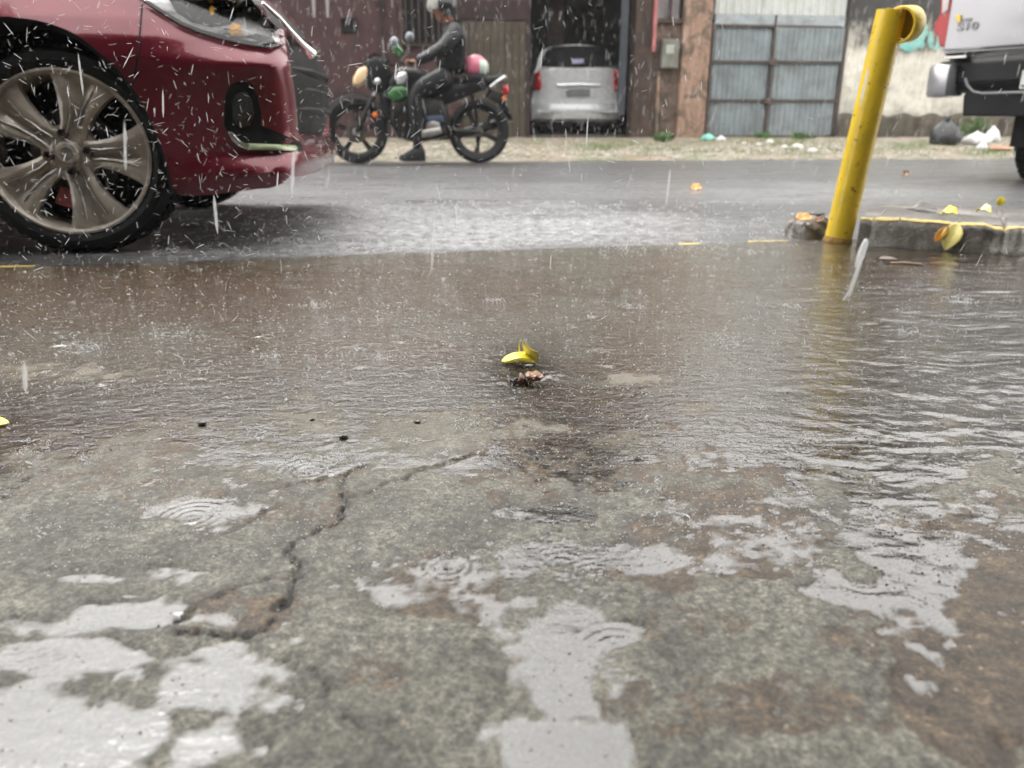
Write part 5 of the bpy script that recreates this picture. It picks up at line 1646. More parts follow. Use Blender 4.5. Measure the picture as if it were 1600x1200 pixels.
ptop = onY(1393, 17, pb.y - .015)
PR = .0395
post = thing("yellow_post", "leaning yellow steel post with an open pipe ring at its top, standing in the kerb", "post", Matrix.Translation(pb))
ax = (ptop - pb)
L_ = ax.length
Mx = ax.to_track_quat('Z', 'Y').to_matrix().to_4x4()
mb = MB()
rr_ = []
for i in range(60):
    q = i / 59
    z = -.06 + (L_ + .06) * q
    ring = []
    for k in range(40):
        a = 2 * math.pi * k / 40
        dent = 1 - .03 * math.exp(-((q - .42) / .03) ** 2) * max(0, math.cos(a + 1.2)) - .02 * math.exp(-((q - .72) / .05) ** 2) * max(0, math.cos(a + 2.2))
        zc = z
        if i == 59: zc = z + .0012 * math.cos(3 * a) + .001 * math.sin(5 * a)
        ring.append(Mx @ Vector((PR * dent * math.cos(a), PR * dent * math.sin(a), zc)))
    rr_.append(ring)
inner = [[Mx @ Vector(((PR - .004) * math.cos(2 * math.pi * k / 40), (PR - .004) * math.sin(2 * math.pi * k / 40), zz)) for k in range(40)] for zz in (L_ - .002, L_ - .06)]
mb.rings(rr_ + inner, cap=False)
mb.build("pipe", m_yel, post, 60)
# ring stub: short pipe welded near the top, open end towards the left-front
rc_ = onY(1405, 39, pb.y - .05) - pb
axis_ = Vector((.80, .50, .12)).normalized()
Mq = Matrix.Translation(rc_) @ axis_.to_track_quat('Y', 'Z').to_matrix().to_4x4()
R1 = .047
MB().lathe([(R1, 0), (R1 + .0015, .002), (R1, .05), (R1 - .001, .052), (R1 - .006, .05), (R1 - .006, .001)], 44, Mq, closed=True).build("pipe_ring", m_yel, post, 40)
MB().lathe([(.001, .044), (R1 - .0065, .043)], 32, Mq).build("ring_back", m_yeld, post, 60)
MB().tube([rc_ + Vector((-.02, .03, -.045)), rc_ + Vector((-.03, .03, .0)), rc_ + Vector((-.02, .03, .045))], .008, 8).build("weld_bead", m_yel, post)
mb = MB(); mb.lathe([(PR + .001, -.01), (PR + .006, .0), (PR + .003, .012), (PR, .02)], 30, Mx @ Matrix.Rotation(math.pi / 2, 4, 'X'))
mb.build("base_scale", simple("rusty_yellow_edge", (.36, .22, .06), .8, dirt=(.12, .05, .02), dirt_amt=.8, dscale=60, bump=.004, bscale=90), post, 60)

# raised kerb to the right of the post
m_kerb = NT("dirty_kerb_concrete")
k1 = m_kerb.noise(18, 7, .7); k2 = m_kerb.noise(110, 5, .7); k3 = m_kerb.noise(5, 5, .65)
c = m_kerb.ramp(k1, [(.3, (.13, .12, .105)), (.5, (.26, .245, .22)), (.7, (.42, .40, .37))])
c = m_kerb.mix(m_kerb.ramp(k3, [(.45, 0.0), (.62, .4)]), c, (.06, .05, .038))
c = m_kerb.mix(1.0, c, m_kerb.ramp(k2, [(.3, .6), (.7, 1.25)]), 'MULTIPLY')
sx = m_kerb.n("ShaderNodeSeparateXYZ"); m_kerb.l(m_kerb.tc.outputs['Object'], sx.inputs[0])
hh_ = m_kerb.math('ADD', sx.outputs[2], m_kerb.math('MULTIPLY', m_kerb.math('SUBTRACT', k1, .5), .02))
c = m_kerb.mix(m_kerb.ramp(m_kerb.math('MULTIPLY', hh_, 10.0), [(.84, 0.0), (.90, .85)]), c, (.040, .033, .025))
m_kerb.set(Base_Color=c, Roughness=.42, Normal=m_kerb.bump(m_kerb.math('ADD', k1, m_kerb.math('MULTIPLY', k2, .5)), .8, .006))
m_kerb = m_kerb.m
KZ = .090
near_px = [(1338, 386), (1400, 391), (1470, 395), (1540, 399), (1600, 403)]
NP = [onz(x, y, .006) for x, y in near_px]
kd = (NP[-1] - NP[0]).normalized()
NP = [NP[0]] + NP[1:] + [NP[-1] + kd * .6, NP[-1] + kd * 2.4]
kn = Vector((-kd.y, kd.x, 0))
if kn.y < 0: kn = -kn
Kx, Ky, Kz = [], [], []
LN = (NP[-1] - NP[0]).length
ua = np.concatenate([np.linspace(0, .9, 170)[:-1], np.linspace(.9, LN, 80)])
prof = [(-.004, -.05), (-.004, .0), (-.002, .02), (.0, .045), (.002, .07), (.006, .082), (.014, .088), (.03, KZ)] + [(.05 + .02 * i, KZ) for i in range(26)] + [(.58, KZ - .004), (.60, KZ - .03), (.62, -.02)]
UA, PI_ = np.meshgrid(ua, np.arange(len(prof)))
PD = np.array([p[0] for p in prof])[PI_]; PZ = np.array([p[1] for p in prof])[PI_]
wob = (fbm(UA * 9, PZ * 30 + PD * 9, 4, 51) - .5)
wob2 = (fbm(UA * 45, PD * 45 + PZ * 60, 3, 52) - .5)
chip = np.clip(fbm(UA * 22, UA * 0 + 1, 3, 53) - .52, 0, 1) * .12 * ((PI_ >= 3) & (PI_ <= 8))
chip = chip + np.clip(fbm(UA * 7, UA * 0 + 5, 2, 54) - .5, 0, 1) * .03 * ((PI_ >= 1) & (PI_ <= 5))
joint = np.zeros_like(UA)
for jx_ in (.37, 1.0, 1.7):
    joint = np.maximum(joint, np.clip(1 - np.abs(UA - jx_ - wob * .01) / .006, 0, 1))
PD2 = PD + wob * .014 + wob2 * .006 + chip * .6 + joint * .012 * (PI_ < 8)
PZ2 = PZ + wob * .010 * (PI_ > 3) + wob2 * .005 * (PI_ > 3) - chip * .25 - joint * .012 * (PI_ > 5) + np.where(PI_ > 8, -.012 * np.clip(1 - PD / .6, 0, 1) * 0, 0)
PZ2 = PZ2 + ((PI_ > 8) & (PI_ < 34)) * ((fbm(UA * 6, PD * 6, 3, 57) - .5) * .022 - .002)
endw = np.clip(1 - UA / .03, 0, 1)
KX = NP[0].x + UA * kd.x + PD2 * kn.x; KY = NP[0].y + UA * kd.y + PD2 * kn.y
kerb = thing("kerb", "low raised concrete kerb with a worn yellow painted edge to the right of the post", "kerb", Matrix.Identity(4))
mb = MB()
G = [[(KX[j, i], KY[j, i], PZ2[j, i]) for j in range(KX.shape[0])] for i in range(KX.shape[1])]
mb.rings(G, closed=False, cap=True)
mb.build("kerb_stone", m_kerb, kerb, 60, recalc=True)
# worn yellow paint following the top edge
def kpt(u, j):
    i = int(np.searchsorted(ua, u)); i = min(max(i, 0), len(ua) - 1)
    return Vector(G[i][j])
m_line = NT("worn_yellow_line")
l1 = m_line.noise(30, 6, .7)
m_line.set(Base_Color=m_line.mix(m_line.ramp(l1, [(.5, 0.0), (.66, .8)]), (.66, .48, .10), (.20, .17, .11)), Roughness=.4, Normal=m_line.bump(m_line.noise(90, 4), .5, .002))
m_line = m_line.m
rs = random.Random(3)
segs_ = [(0.0, .03), (.035, .10), (.105, .9), (.905, 2.6)]
for si, (a_, b_) in enumerate(segs_):
    L1 = []
    n = max(6, int((b_ - a_) / .004)) if b_ < 1 else 200
    for i in range(n):
        u = lerp(a_, b_, i / (n - 1))
        j0, j1 = 5, 9
        w_ = .5 + .35 * float(fbm(np.array([u * 30]), np.array([2.0]), 3, 61)[0] - .5) * 2
        p0, p1, p2, p3 = kpt(u, 5), kpt(u, 6), kpt(u, 7), kpt(u, 8)
        up = Vector((0, 0, .0022)); fr_v = -kn * .0022
        q3 = lerp(p2, p3, max(0, w_ - .2))
        q0 = lerp(p1, p0, max(0.0, w_ - .35))
        L1.append([q0 + fr_v, p1 + fr_v * .7 + up * .5, p2 + up, q3 + up, q3 - up, q0 - fr_v])
    MB().rings(L1).build("paint_line", m_line, kerb, 60)
# broken lump of concrete at the post's foot
lp0 = onz(1284, 378, .004)
lump = MB()
rs = random.Random(12)
lpc = onz(1283, 372, .0)
lw = 52 * 2.35 / F
rr_ = []
for i in range(13):
    t_ = math.pi / 2 * (1 - i / 12)
    z = .083 * math.cos(t_ * 1.0) if False else .086 * (1 - (1 - i / 12) ** 2.4) if False else .088 * math.sin(math.pi / 2 * i / 12) ** .8
    r = math.cos(math.pi / 2 * (i / 12)) ** .45
    rr_.append([(lpc.x + lw * r * math.cos(a) * (1 + .10 * math.sin(3 * a + 1) + .05 * math.sin(8 * a + i)) + .01 * rs.uniform(-1, 1) * .5, lpc.y + .05 + .075 * r * math.sin(a) * (1 + .08 * math.sin(5 * a) + .05 * math.sin(9 * a + i * 1.3)) + .004 * rs.uniform(-1, 1), z - .02 + .007 * rs.uniform(-1, 1)) for a in [2 * math.pi * k / 44 for k in range(44)]])
lump.rings(rr_)
tag(lump.build("broken_concrete", m_kerb, None, 50), "dark broken lump of kerb concrete around the foot of the yellow post", "concrete lump")

# painted dashes at the apron edge
def edge_dash(x0, x1, label, w=.022, y0=382, y1=381):
    a_ = onz(x0, y0, .004); b_ = onz(x1, y1, .004)
    mb = MB(); rws = []
    n = 40
    for i in range(n + 1):
        p = lerp(a_, b_, i / n)
        ww_ = w * (.5 + .4 * math.sin(i * .9) ** 2) * (.35 if i in (0, n) else 1)
        zz = .0085
        rws.append([(p.x, p.y - ww_ * .5, zz), (p.x, p.y, zz + .003), (p.x, p.y + ww_ * .5, zz - .002)])
    mb.rings(rws, closed=False, cap=False)
    return tag(mb.build("painted_line", m_line, None, 60), label, "painted line", "yellow painted dashes on the apron edge")
edge_dash(1060, 1094, "short faded yellow dash left of the longer one, midway along the apron edge", .02, 384, 383)
edge_dash(1168, 1232, "yellow painted dash running up to the broken lump beside the post", .022, 380, 379)
edge_dash(-60, 56, "worn yellow painted dash on the apron edge beneath the red car's wheel, far left", .022, 421, 419)

# ---- leaves
def leafmat(name, col, var=.2): return simple(name, col, .4, var=var, vscale=40, coat=.4, bump=.0008, bscale=60)
m_ly = leafmat("yellow_leaf", (.92, .76, .03), .12)
m_lpale = leafmat("pale_yellow_leaf", (.86, .76, .26), .15)
m_lo = leafmat("orange_leaf", (.72, .30, .03))
m_lb = leafmat("brown_leaf", (.10, .04, .016), .4)
m_ldk = leafmat("dark_rotten_leaf", (.035, .028, .014), .4)
m_ltan = leafmat("tan_curled_leaf", (.20, .08, .028), .35)
def leaf(name, base, tip, wid, up, mat, curl=.15, fold=.2, label=None, cat="leaf", group=None, wave=.0, parent=None, n=14, shape=.5, pos=True, stalk=True):
    """leaf blade from base to tip; up = surface normal direction"""
    base, tip, up = Vector(base), Vector(tip), Vector(up).normalized()
    d = tip - base; L = d.length; t = d.normalized()
    sd_ = t.cross(up).normalized(); nn = sd_.cross(t).normalized()
    mb = MB(); rows = []
    for i in range(n + 1):
        q = i / n
        w = wid * (math.sin(math.pi * q ** (.75 + shape * .3)) ** .8) * .5 + wid * .015
        cen = base + t * L * q + nn * (curl * L * math.sin(math.pi * q))
        rows.append([cen + sd_ * w * s + nn * (fold * abs(s) * w + wave * wid * math.sin(q * 14 + s * 3) * abs(s)) for s in (-1, -.75, -.5, -.25, 0, .25, .5, .75, 1)])
    c0 = sum((Vector(r[4]) for r in rows), Vector()) / len(rows)
    off = -nn * .0007
    mb.rings([[p - c0 for p in r] for r in rows], closed=False, cap=False)
    o = mb.build(name, mat, parent, 80)
    sm = o.modifiers.new("thickness", 'SOLIDIFY'); sm.thickness = .0006
    vein = MB().tube([rows[i][4] - c0 + nn * .0006 for i in range(0, n + 1, 2)], [max(.0003, wid * .02 * (1 - i / n)) for i in range(0, n + 1, 2)], 5)
    vv = vein.build("midrib", mat, o)
    if stalk:
        MB().tube([rows[0][4] - c0, rows[0][4] - c0 - t * L * .18 + nn * .002], wid * .018 + .0003, 5).build("stalk", mat, o)
    o.location = c0
    if label: tag(o, label, cat, group)
    return o
# the yellow leaf in the middle: an arched blade standing in the water, with a second lobe raised to the right
yc = onz(812, 569, .012)
Yc = yc.y
def yl(px, py, dy=0.0): return onY(px, py, Yc + dy)
ylf = thing("yellow_leaf", "bright yellow folded leaf standing arched on the wet concrete in the middle", "leaf", Matrix.Translation(yc))
def yblade(name, rowspx, mat):
    rows = []
    for (x0, y0, d0), (x1, y1, d1) in rowspx:
        rows.append([lerp(yl(x0, y0, d0), yl(x1, y1, d1), k / 6) + Vector((0, -.002 * math.sin(math.pi * k / 6), 0)) - yc for k in range(7)])
    mb = MB().rings(rows, closed=False, cap=False)
    o = mb.build(name, mat, ylf, 80)
    s1 = o.modifiers.new("subdivision", 'SUBSURF'); s1.levels = 2; s1.render_levels = 2
    sm = o.modifiers.new("thickness", 'SOLIDIFY'); sm.thickness = .0007
    return o
yblade("blade", [((783.5, 563, 0), (784, 566, -.003)), ((788, 557, .006), (789, 566, -.006)), ((796, 552.5, .012), (798, 563, -.010)), ((805, 550, .016), (807, 560, -.012)), ((814, 549, .018), (815, 559, -.012)), ((822, 550, .016), (823, 560, -.011)), ((830, 553, .012), (830, 563, -.008)), ((836, 560, .006), (837, 566, -.004))], m_ly)
yblade("raised_lobe", [((815.5, 533.5, .002), (817, 533, .0)), ((817, 540, .006), (822, 537, -.002)), ((818, 547, .010), (828, 544, -.004)), ((819, 551, .010), (835, 549, -.006)), ((826, 556, .008), (841, 550, -.006)), ((834, 563, .006), (842, 556, -.004)), ((836.5, 566, .002), (839, 564, -.002))], m_lpale)
MB().tube([yl(813, 531, .004) - yc, yl(811, 541, .008) - yc, yl(812, 549, .016) - yc], [.0008, .0011, .0011], 6).build("stalk", m_lpale, ylf)
yblade("under_blade", [((789, 566, .008), (789, 567.5, .0)), ((800, 561, .018), (800, 568, .0)), ((815, 559, .02), (815, 569, .0)), ((828, 562, .018), (828, 568.5, .0)), ((836, 566, .008), (836, 567.5, .0))], simple("leaf_underside", (.20, .165, .02), .8, spec=.05))
bc = onz(822, 600, .012)
def bl2(px, py, dy=0.0): return onY(px, py, bc.y + dy)
dryf = thing("dry_leaf", "curled brown dead leaf and black stem scraps lying just in front of the yellow leaf", "leaf", Matrix.Translation(bc))
def bblade(name, rowspx, mat):
    rows = [[lerp(bl2(*a), bl2(*b), k / 6) + Vector((0, -.004 * math.sin(math.pi * k / 6), .001 * math.sin(math.pi * k / 6))) - bc for k in range(7)] for a, b in rowspx]
    o = MB().rings(rows, closed=False, cap=False).build(name, mat, dryf, 80)
    s1 = o.modifiers.new("subdivision", 'SUBSURF'); s1.levels = 2; s1.render_levels = 2
    sm = o.modifiers.new("thickness", 'SOLIDIFY'); sm.thickness = .0008
bblade("curled_leaf", [((819, 586, .006), (823, 592, 0)), ((825, 578, .010), (829, 594, -.006)), ((831, 582, .014), (834, 598, -.008)), ((838, 577, .012), (840, 594, -.004)), ((843, 582, .012), (843, 597, -.006)), ((849, 585, .004), (847, 592, -.002))], m_ltan)
bblade("leaf_rim", [((826, 583, .0), (830, 587, -.012)), ((834, 580, .002), (838, 585, -.012)), ((843, 583, .0), (846, 588, -.010))], leafmat("light_tan_leaf", (.36, .18, .07)))
bblade("brown_husk", [((800, 598, .004), (799, 603, 0)), ((806, 590, .008), (806, 604, -.004)), ((812, 580, .006), (813, 603, -.006)), ((817, 584, .004), (820, 600, -.006)), ((824, 594, .002), (826, 602, -.003))], m_lb)
rs = random.Random(4)
sc_ = MB()
for i in range(26):
    p = bl2(rs.uniform(797, 832), rs.uniform(594, 603), rs.uniform(-.004, .008)) - bc
    q = p + Vector((rs.uniform(-.006, .006), rs.uniform(-.004, .004), rs.uniform(-.001, .004)))
    sc_.tube([p, lerp(p, q, .5) + Vector((0, 0, .001)), q], [.0014, .0018, .0008], 5)
tag(sc_.build("black_scraps", m_ldk, dryf), kind='stuff')
# leaves by the kerb
def kz(px, py): return onz(px, py, KZ + .004)
a_ = onplane(1476, 391, NP[0] - kn * .012, kn); b_ = onplane(1497, 349, NP[0] + kn * .012, kn)
leaf("fallen_leaf", b_, a_, .050, -kn + Vector((0, 0, .35)), m_lpale, .10, .25, "large pale yellow leaf draped down the kerb's front face", group="fallen leaves around the kerb")
a_ = onplane(1460, 378, NP[0] - kn * .016, kn); b_ = onplane(1481, 354, NP[0] - kn * .002, kn)
leaf("fallen_leaf", b_, a_, .024, -kn + Vector((0, 0, .3)), m_lo, .04, .12, "orange leaf tucked against the large pale leaf on the kerb's face", group="fallen leaves around the kerb")
leaf("fallen_leaf", kz(1469, 333), kz(1497, 335), .050, (0, -.5, 1), m_ly, .12, .35, "yellow leaf curled on top of the kerb above the draped pale leaf", group="fallen leaves around the kerb", wave=.06)
leaf("fallen_leaf", kz(1526, 331), kz(1549, 333), .045, (0, -.5, 1), m_lpale, .16, .5, "small yellow leaf lying at the middle of the kerb top, right of the curled one", group="fallen leaves around the kerb", wave=.05)
leaf("fallen_leaf", onz(1562, 322, KZ), onY(1563, 307, onz(1562, 322, KZ).y), .026, (-.2, -1, .1), m_ly, .12, .4, "yellow leaf standing upright behind the kerb, farthest right", group="fallen leaves around the kerb", stalk=False)
leaf("fallen_leaf", kz(1424, 327), kz(1464, 328), .06, (0, -.35, 1), m_ldk, .16, .2, "dark rotten leaf on the back of the kerb top, left of the yellow ones", group="fallen leaves around the kerb")
lt_ = onz(1257, 341, .072)
leaf("fallen_leaf", lt_ + Vector((-.028, 0, .0)), lt_ + Vector((.030, .01, .004)), .038, (0, -.6, 1), m_lo, .04, .12, "orange leaf on top of the broken lump beside the post", group="fallen leaves around the kerb", wave=.08)
lt_ = onz(1277, 343, .068)
leaf("fallen_leaf", lt_ + Vector((-.01, 0, -.004)), lt_ + Vector((.022, .0, .004)), .02, (0, -.8, 1), m_ltan, .04, .1, "small tan leaf scrap between the orange leaf and the post", group="fallen leaves around the kerb", wave=.08)
lt_ = onz(1088, 295, .004)
leaf("fallen_leaf", lt_ + Vector((-.03, 0, .0)), lt_ + Vector((.04, .02, .008)), .06, (0, -.6, 1), m_lo, .10, .2, "orange leaf lying alone on the asphalt in the middle of the road", group="leaves on the road", wave=.1)
lt_ = onz(1416, 274, .004)
leaf("fallen_leaf", lt_ + Vector((-.03, 0, .0)), lt_ + Vector((.04, .02, .01)), .06, (0, -.6, 1), m_ltan, .2, .3, "small tan leaf on the asphalt right of the post", group="leaves on the road", wave=.1)
lt_ = onz(2, 663, .013)
leaf("fallen_leaf", lt_ + Vector((-.03, 0, .0)), lt_ + Vector((.010, .0, .002)), .02, (0, -.3, 1), m_ly, .05, .1, "tip of a yellow leaf floating at the left edge of the picture", group=None)
lt_ = onz(1385, 405, .013)
leaf("fallen_leaf", lt_ + Vector((-.02, 0, .0)), lt_ + Vector((.030, .0, .0)), .035, (0, -.1, 1), m_lb, .01, .2, "reddish brown leaf lying in the water right of the post's foot", group="fallen leaves around the kerb")
a_ = onz(1392, 411, .014); b_ = onz(1440, 413, .014)
tag(MB().tube([a_, lerp(a_, b_, .5) + Vector((0, 0, .002)), b_], [.003, .0035, .002], 6).build("twig", leafmat("pale_straw", (.55, .42, .28))), "pale straw coloured twig in the water in front of the kerb", "twig")
# pebbles on the concrete
def pebble(px, py, r, col, label, seed, grp="loose pebbles on the concrete"):
    p = onz(px, py, BASE)
    o = MB().ball((0, 0, r * .35), (r * 1.15, r * .9, r * .6), 14, 9, jag=.24, seed=seed).build("pebble", col, None, 70)
    o.location = p; o.rotation_euler = (0, 0, seed)
    s1 = o.modifiers.new("subdivision", 'SUBSURF'); s1.levels = 1; s1.render_levels = 1
    return tag(o, label, "pebble", grp)
m_pd = simple("dark_wet_pebble", (.075, .068, .06), .3, coat=.5, var=.5, vscale=220)
m_pw = simple("pale_pebble", (.52, .46, .33), .3, coat=.6, vscale=90)
m_po = simple("brick_crumb", (.58, .22, .07), .4, coat=.6, vscale=90)
pebble(537, 684, .0052, m_pd, "dark pebble above the top of the long crack", 1)
pebble(652, 661, .0045, m_pd, "dark pebble right of the crack, below and left of the yellow leaf", 2)
pebble(316, 664, .0050, m_pd, "dark pebble far left of the crack", 3)
pebble(488, 657, .0028, m_pd, "tiny dark pebble between the two larger dark ones", 4)
pebble(1244, 1006, .0026, m_po, "orange brick crumb in the right foreground", 5)
pebble(1022, 948, .0016, m_pw, "pale crumb of stone right of the ringed puddle", 6)
pebble(1083, 1000, .0017, m_pw, "pale crumb of stone left of the orange one", 7)
pebble(968, 893, .0014, m_po, "tiny orange crumb above the ringed puddle", 8)
pebble(1160, 1040, .0015, m_po, "tiny orange crumb below and left of the orange brick crumb", 9)
pebble(1535, 1080, .0022, m_pw, "cream pebble in the bottom right brown patch", 10)
pebble(1350, 1045, .0016, m_po, "orange crumb in the brown patch right of the brick crumb", 11)
pebble(925, 830, .0018, m_pd, "small dark crumb by the white puddle at the centre", 12)
# loose grit (uncountable)
rs = random.Random(77)
for nm, mt, cnt, sd_ in (("grit", simple("wet_grit", (.20, .17, .13), .35, var=.7, vscale=200, coat=.5), 2200, 1), ("pale_grit", simple("pale_grit", (.50, .44, .34), .35, var=.3, vscale=200, coat=.5), 260, 2)):
    mb = MB()
    for i in range(cnt):
        px = rs.uniform(-60, 1660); py = 430 + rs.random() ** .8 * 790
        if rs.random() < .45: px, py = rs.choice([(1450, 860), (1130, 860), (900, 760), (1500, 1080), (1300, 960), (640, 940), (1180, 720), (1350, 840)]); px += rs.gauss(0, 120); py += rs.gauss(0, 50)
        if py < 420: continue
        p = onz(px, py, BASE)
        r = rs.uniform(.0005, .0014)
        mb.ball((p.x, p.y, p.z - .0004 + r * .2), (r, r * .8, r * .6), 5, 3, jag=.3, seed=i)
    tag(mb.build(nm, mt, None, 50, recalc=False, weld=False), "fine grit washed over the wet concrete" if sd_ == 1 else "pale stone crumbs among the grit on the wet concrete", kind='stuff')
# ================================================================== RAIN
def rainmat(name, a):
    g = NT(name); g.t.nodes.remove(g.b)
    d_ = g.n("ShaderNodeBsdfDiffuse"); d_.inputs['Color'].default_value = (.95, .96, .97, 1)
    r_ = g.n("ShaderNodeBsdfTranslucent"); r_.inputs['Color'].default_value = (.96, .97, .98, 1)
    s_ = g.n("ShaderNodeBsdfAnisotropic"); s_.inputs['Roughness'].default_value = .1
    t_ = g.n("ShaderNodeBsdfTransparent")
    m1 = g.n("ShaderNodeMixShader"); m1.inputs[0].default_value = .68
    g.l(d_.outputs[0], m1.inputs[1]); g.l(r_.outputs[0], m1.inputs[2])
    m2 = g.n("ShaderNodeMixShader"); m2.inputs[0].default_value = .15
    g.l(m1.outputs[0], m2.inputs[1]); g.l(s_.outputs[0], m2.inputs[2])
    m3 = g.n("ShaderNodeMixShader"); m3.inputs[0].default_value = a
    g.l(t_.outputs[0], m3.inputs[1]); g.l(m2.outputs[0], m3.inputs[2])
    g.l(m3.outputs[0], g.out.inputs[0])
    return g.m
m_rain = rainmat("rain_drop_water", .85)
def streak(mb, c, d, L, r):
    d = d.normalized()
    a = d.orthogonal().normalized(); b = d.cross(a)
    h = d * (L / 2)
    vs_ = [c - h] + [c - h * .55 + (a * math.cos(k * math.pi / 2) + b * math.sin(k * math.pi / 2)) * r for k in range(4)] + [c + h * .55 + (a * math.cos(k * math.pi / 2) + b * math.sin(k * math.pi / 2)) * r for k in range(4)] + [c + h]
    fs = []
    for k in range(4):
        j = (k + 1) % 4
        fs += [(0, 1 + j, 1 + k), (1 + k, 1 + j, 5 + j, 5 + k), (5 + k, 5 + j, 9)]
    mb.add(vs_, fs)
rs = random.Random(99)
mb = MB(); ms = MB()
fall = Vector((-.10, .03, -1))
# spray thrown about in front of the car and over the road edge
for i in range(2700):
    p = Vector((rs.gauss(-.72, .50), rs.uniform(.85, 2.0), abs(rs.gauss(.26, .20)) + .02))
    d = Vector((rs.gauss(0, 1), rs.gauss(0, .35), rs.gauss(-.15, .8)))
    L = rs.uniform(.002, .016) * (1.6 if rs.random() < .12 else 1)
    streak(ms if rs.random() < .68 else mb, p, d, L, rs.uniform(.00022, .00048))
# general rain: falling drops through the whole street
for i in range(2600):
    p = Vector((rs.uniform(-2.4, 2.6), rs.uniform(.9, 4.2), rs.random() ** .9 * 1.3 + .02))
    d = fall + Vector((rs.gauss(0, .4), rs.gauss(0, .1), 0))
    if p.x > .5 and rs.random() < .6: continue
    streak(ms if rs.random() < .7 else mb, p, d, rs.uniform(.006, .028), rs.uniform(.0004, .0009))
for i in range(3200):
    p = Vector((rs.uniform(-6, 7), rs.uniform(4, 12), rs.random() * 2.6 + .02))
    streak(ms, p, fall + Vector((rs.gauss(0, .15), 0, 0)), rs.uniform(.03, .11), rs.uniform(.0009, .0022))
# thick soft streaks falling nearer the lens
for i in range(16):
    p = ond(rs.uniform(0, 1500), rs.uniform(-20, 640), rs.uniform(.5, 1.2))
    if p.z < .02: continue
    streak(ms, p, fall + Vector((rs.gauss(0, .08), 0, 0)), rs.uniform(.015, .05), rs.uniform(.0008, .0016))
m_rain2 = rainmat("thin_rain_water", .42)
tag(mb.build("rain_streaks", m_rain, None, 0, recalc=False, weld=False), "bright flying rain drops in the air in front of the car and street", kind='stuff')
tag(ms.build("faint_rain_streaks", m_rain2, None, 0, recalc=False, weld=False), "faint translucent rain streaks falling over the street", kind='stuff')
# droplets jumping off the water
mb = MB()
for i in range(8500):
    px = rs.uniform(-40, 1640); py = 330 + rs.random() ** 1.15 * 560
    if px > 1250 and py < 420: continue
    if px < 700 and rs.random() < .4: py = rs.uniform(400, 640)
    p = onz(px, py, BASE)
    p.z += abs(rs.gauss(0, .012)) + .001
    dd = (p - CAM).length
    r = rs.uniform(.00032, .00085) * (1.7 if rs.random() < .06 else 1) * (.6 + dd * .28)
    mb.ball(p, (r * rs.uniform(.8, 2.0), r, r), 5, 3)
tag(mb.build("water_droplets", m_rain, None, 80, recalc=False, weld=False), "tiny droplets of water bouncing off the wet ground", kind='stuff')
# splashes: ragged crowns with thrown beads
mb = MB()
def splash(px, py, R, H_, n=26, spread=1.0, seed=0):
    """a ragged low collar of water with beads thrown off it"""
    r_ = random.Random(seed)
    c = onz(px, py, BASE + .0004)
    sc = .55 + c.y * .45
    ph = r_.random() * 6; gap = r_.random() * 6
    # broken rim pieces
    a = 0.0
    while a < 2 * math.pi:
        da = r_.uniform(.25, .9)
        if r_.random() < (.5 if R > .0075 and n > 10 else .0):
            pts = []
            for q in range(5):
                aa = a + da * q / 4
                rad = R * (1 + .15 * math.sin(3 * aa + ph))
                pts.append(c + Vector((math.cos(aa) * rad, math.sin(aa) * rad, H_ * (.08 + .22 * abs(math.sin(2.3 * aa + ph))))))
            w = r_.uniform(.0002, .0005) * sc * (1.7 if seed < 4 else 1)
            mb.tube(pts, [w * .3, w, w * 1.2, w, w * .3], 5)
        a += da
    for k in range(n):
        a = gap + r_.gauss(0, 1.4)
        d = R * (1 + abs(r_.gauss(0, .7)))
        h = abs(r_.gauss(0, .5)) * H_
        e = c + Vector((math.cos(a) * d, math.sin(a) * d, h))
        br = r_.uniform(.00028, .0007) * sc * (1.6 if r_.random() < .1 else 1)
        v = Vector((r_.gauss(0, 1), r_.gauss(0, .3), r_.gauss(0, .8)))
        if r_.random() < .4: streak(mb, e, v, br * r_.uniform(4, 9), br * .8)
        else: mb.ball(e, br, 5, 4)
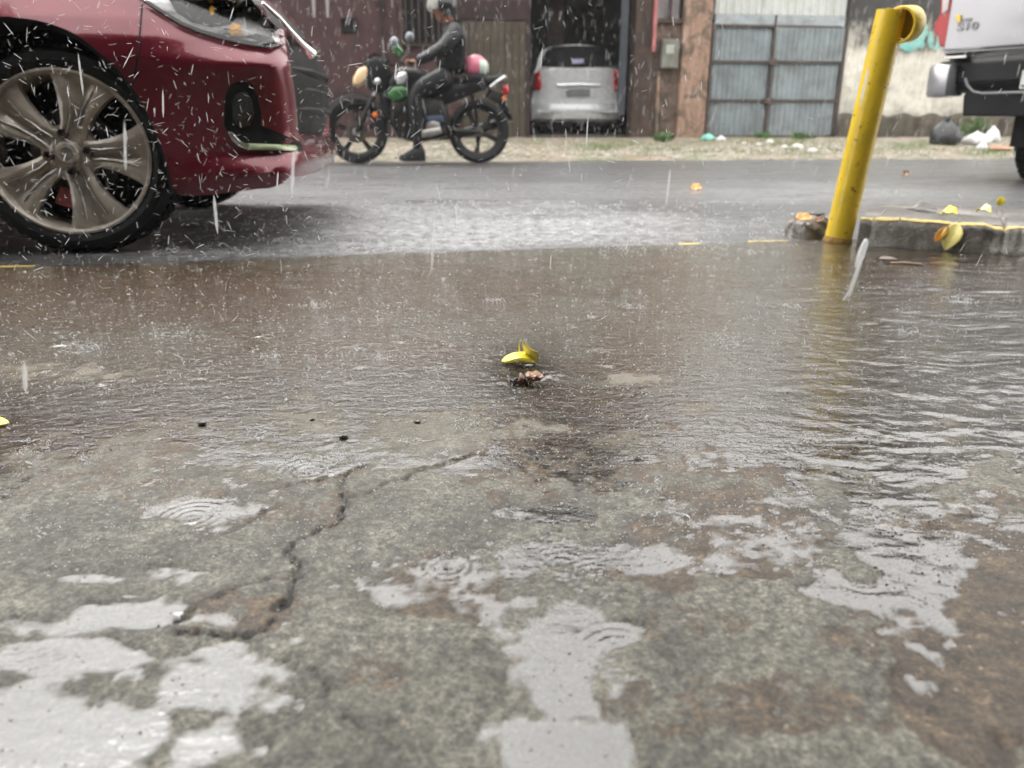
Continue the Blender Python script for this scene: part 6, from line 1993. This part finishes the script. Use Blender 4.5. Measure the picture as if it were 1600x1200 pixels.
for k, (px, py, R, H_) in enumerate([(140, 722, .006, .012), (478, 722, .014, .012), (1020, 770, .006, .014), (1050, 812, .014, .006), (690, 880, .003, .011), (725, 665, .009, .010), (270, 525, .016, .014), (120, 548, .022, .008), (400, 680, .010, .012), (860, 870, .006, .006), (540, 730, .016, .008),
                                     (1140, 540, .012, .016), (1270, 690, .006, .008), (60, 700, .010, .008), (930, 900, .004, .008), (420, 560, .008, .012), (500, 480, .012, .012), (770, 470, .010, .010), (1240, 480, .010, .010), (990, 480, .012, .010), (600, 560, .008, .010), (1420, 520, .010, .010), (1180, 640, .006, .008), (1500, 470, .012, .010), (640, 690, .006, .006)]):
    splash(px, py, R, H_, 46 + int(R * 2600), seed=k)
for k in range(520):
    px = rs.uniform(-20, 1620); py = rs.uniform(395, 640) if rs.random() < .7 else rs.uniform(640, 900)
    splash(px, py, rs.uniform(.002, .007), rs.uniform(.003, .010), 7, seed=500 + k)
for k in range(900):
    px = rs.uniform(240, 1240); py = rs.uniform(315, 398)
    splash(px, py, rs.uniform(.003, .012), rs.uniform(.004, .012), 7, seed=900 + k)
tag(mb.build("rain_splashes", m_rain, None, 80, recalc=False, weld=False), "small ragged splashes where rain strikes the ground", kind='stuff')
# a few big drops close to the camera
def bigdrop(px, py, d, L, r, lean, label):
    p = ond(px, py, d)
    dirv = Vector((lean, .0, 1)).normalized()
    rr_ = []
    q_ = dirv.to_track_quat('Z', 'Y').to_matrix()
    for i in range(9):
        t_ = i / 8
        rad = r * math.sin(math.pi * (.06 + .88 * t_)) ** .45
        rr_.append([q_ @ Vector((rad * math.cos(2 * math.pi * k / 12), rad * math.sin(2 * math.pi * k / 12), (t_ - .5) * L)) for k in range(12)])
    o = MB().rings(rr_).build("raindrop", m_rain, None, 80)
    o.location = p
    tag(o, label, "raindrop", "large falling raindrops")
bigdrop(1346, 396, .55, .021, .0026, .22, "largest pale slanted raindrop falling in front of the kerb, right of the post")
# ================================================================== HAZE
hz = MB().box(-130, 130, -45, 230, -1.1, 12).build("haze", bpy.data.materials.new("rain_haze"), None, 0)
hm = hz.data.materials[0]
hm.use_nodes = True
nt = hm.node_tree
nt.nodes.clear()
ho = nt.nodes.new("ShaderNodeOutputMaterial")
pv = nt.nodes.new("ShaderNodeVolumePrincipled")
pv.inputs['Density'].default_value = HAZE
pv.inputs['Color'].default_value = (.93, .95, .97, 1)
pv.inputs['Anisotropy'].default_value = .2
nt.links.new(pv.outputs[0], ho.inputs['Volume'])
tag(hz, "pale rain haze hanging over the street", kind='stuff')
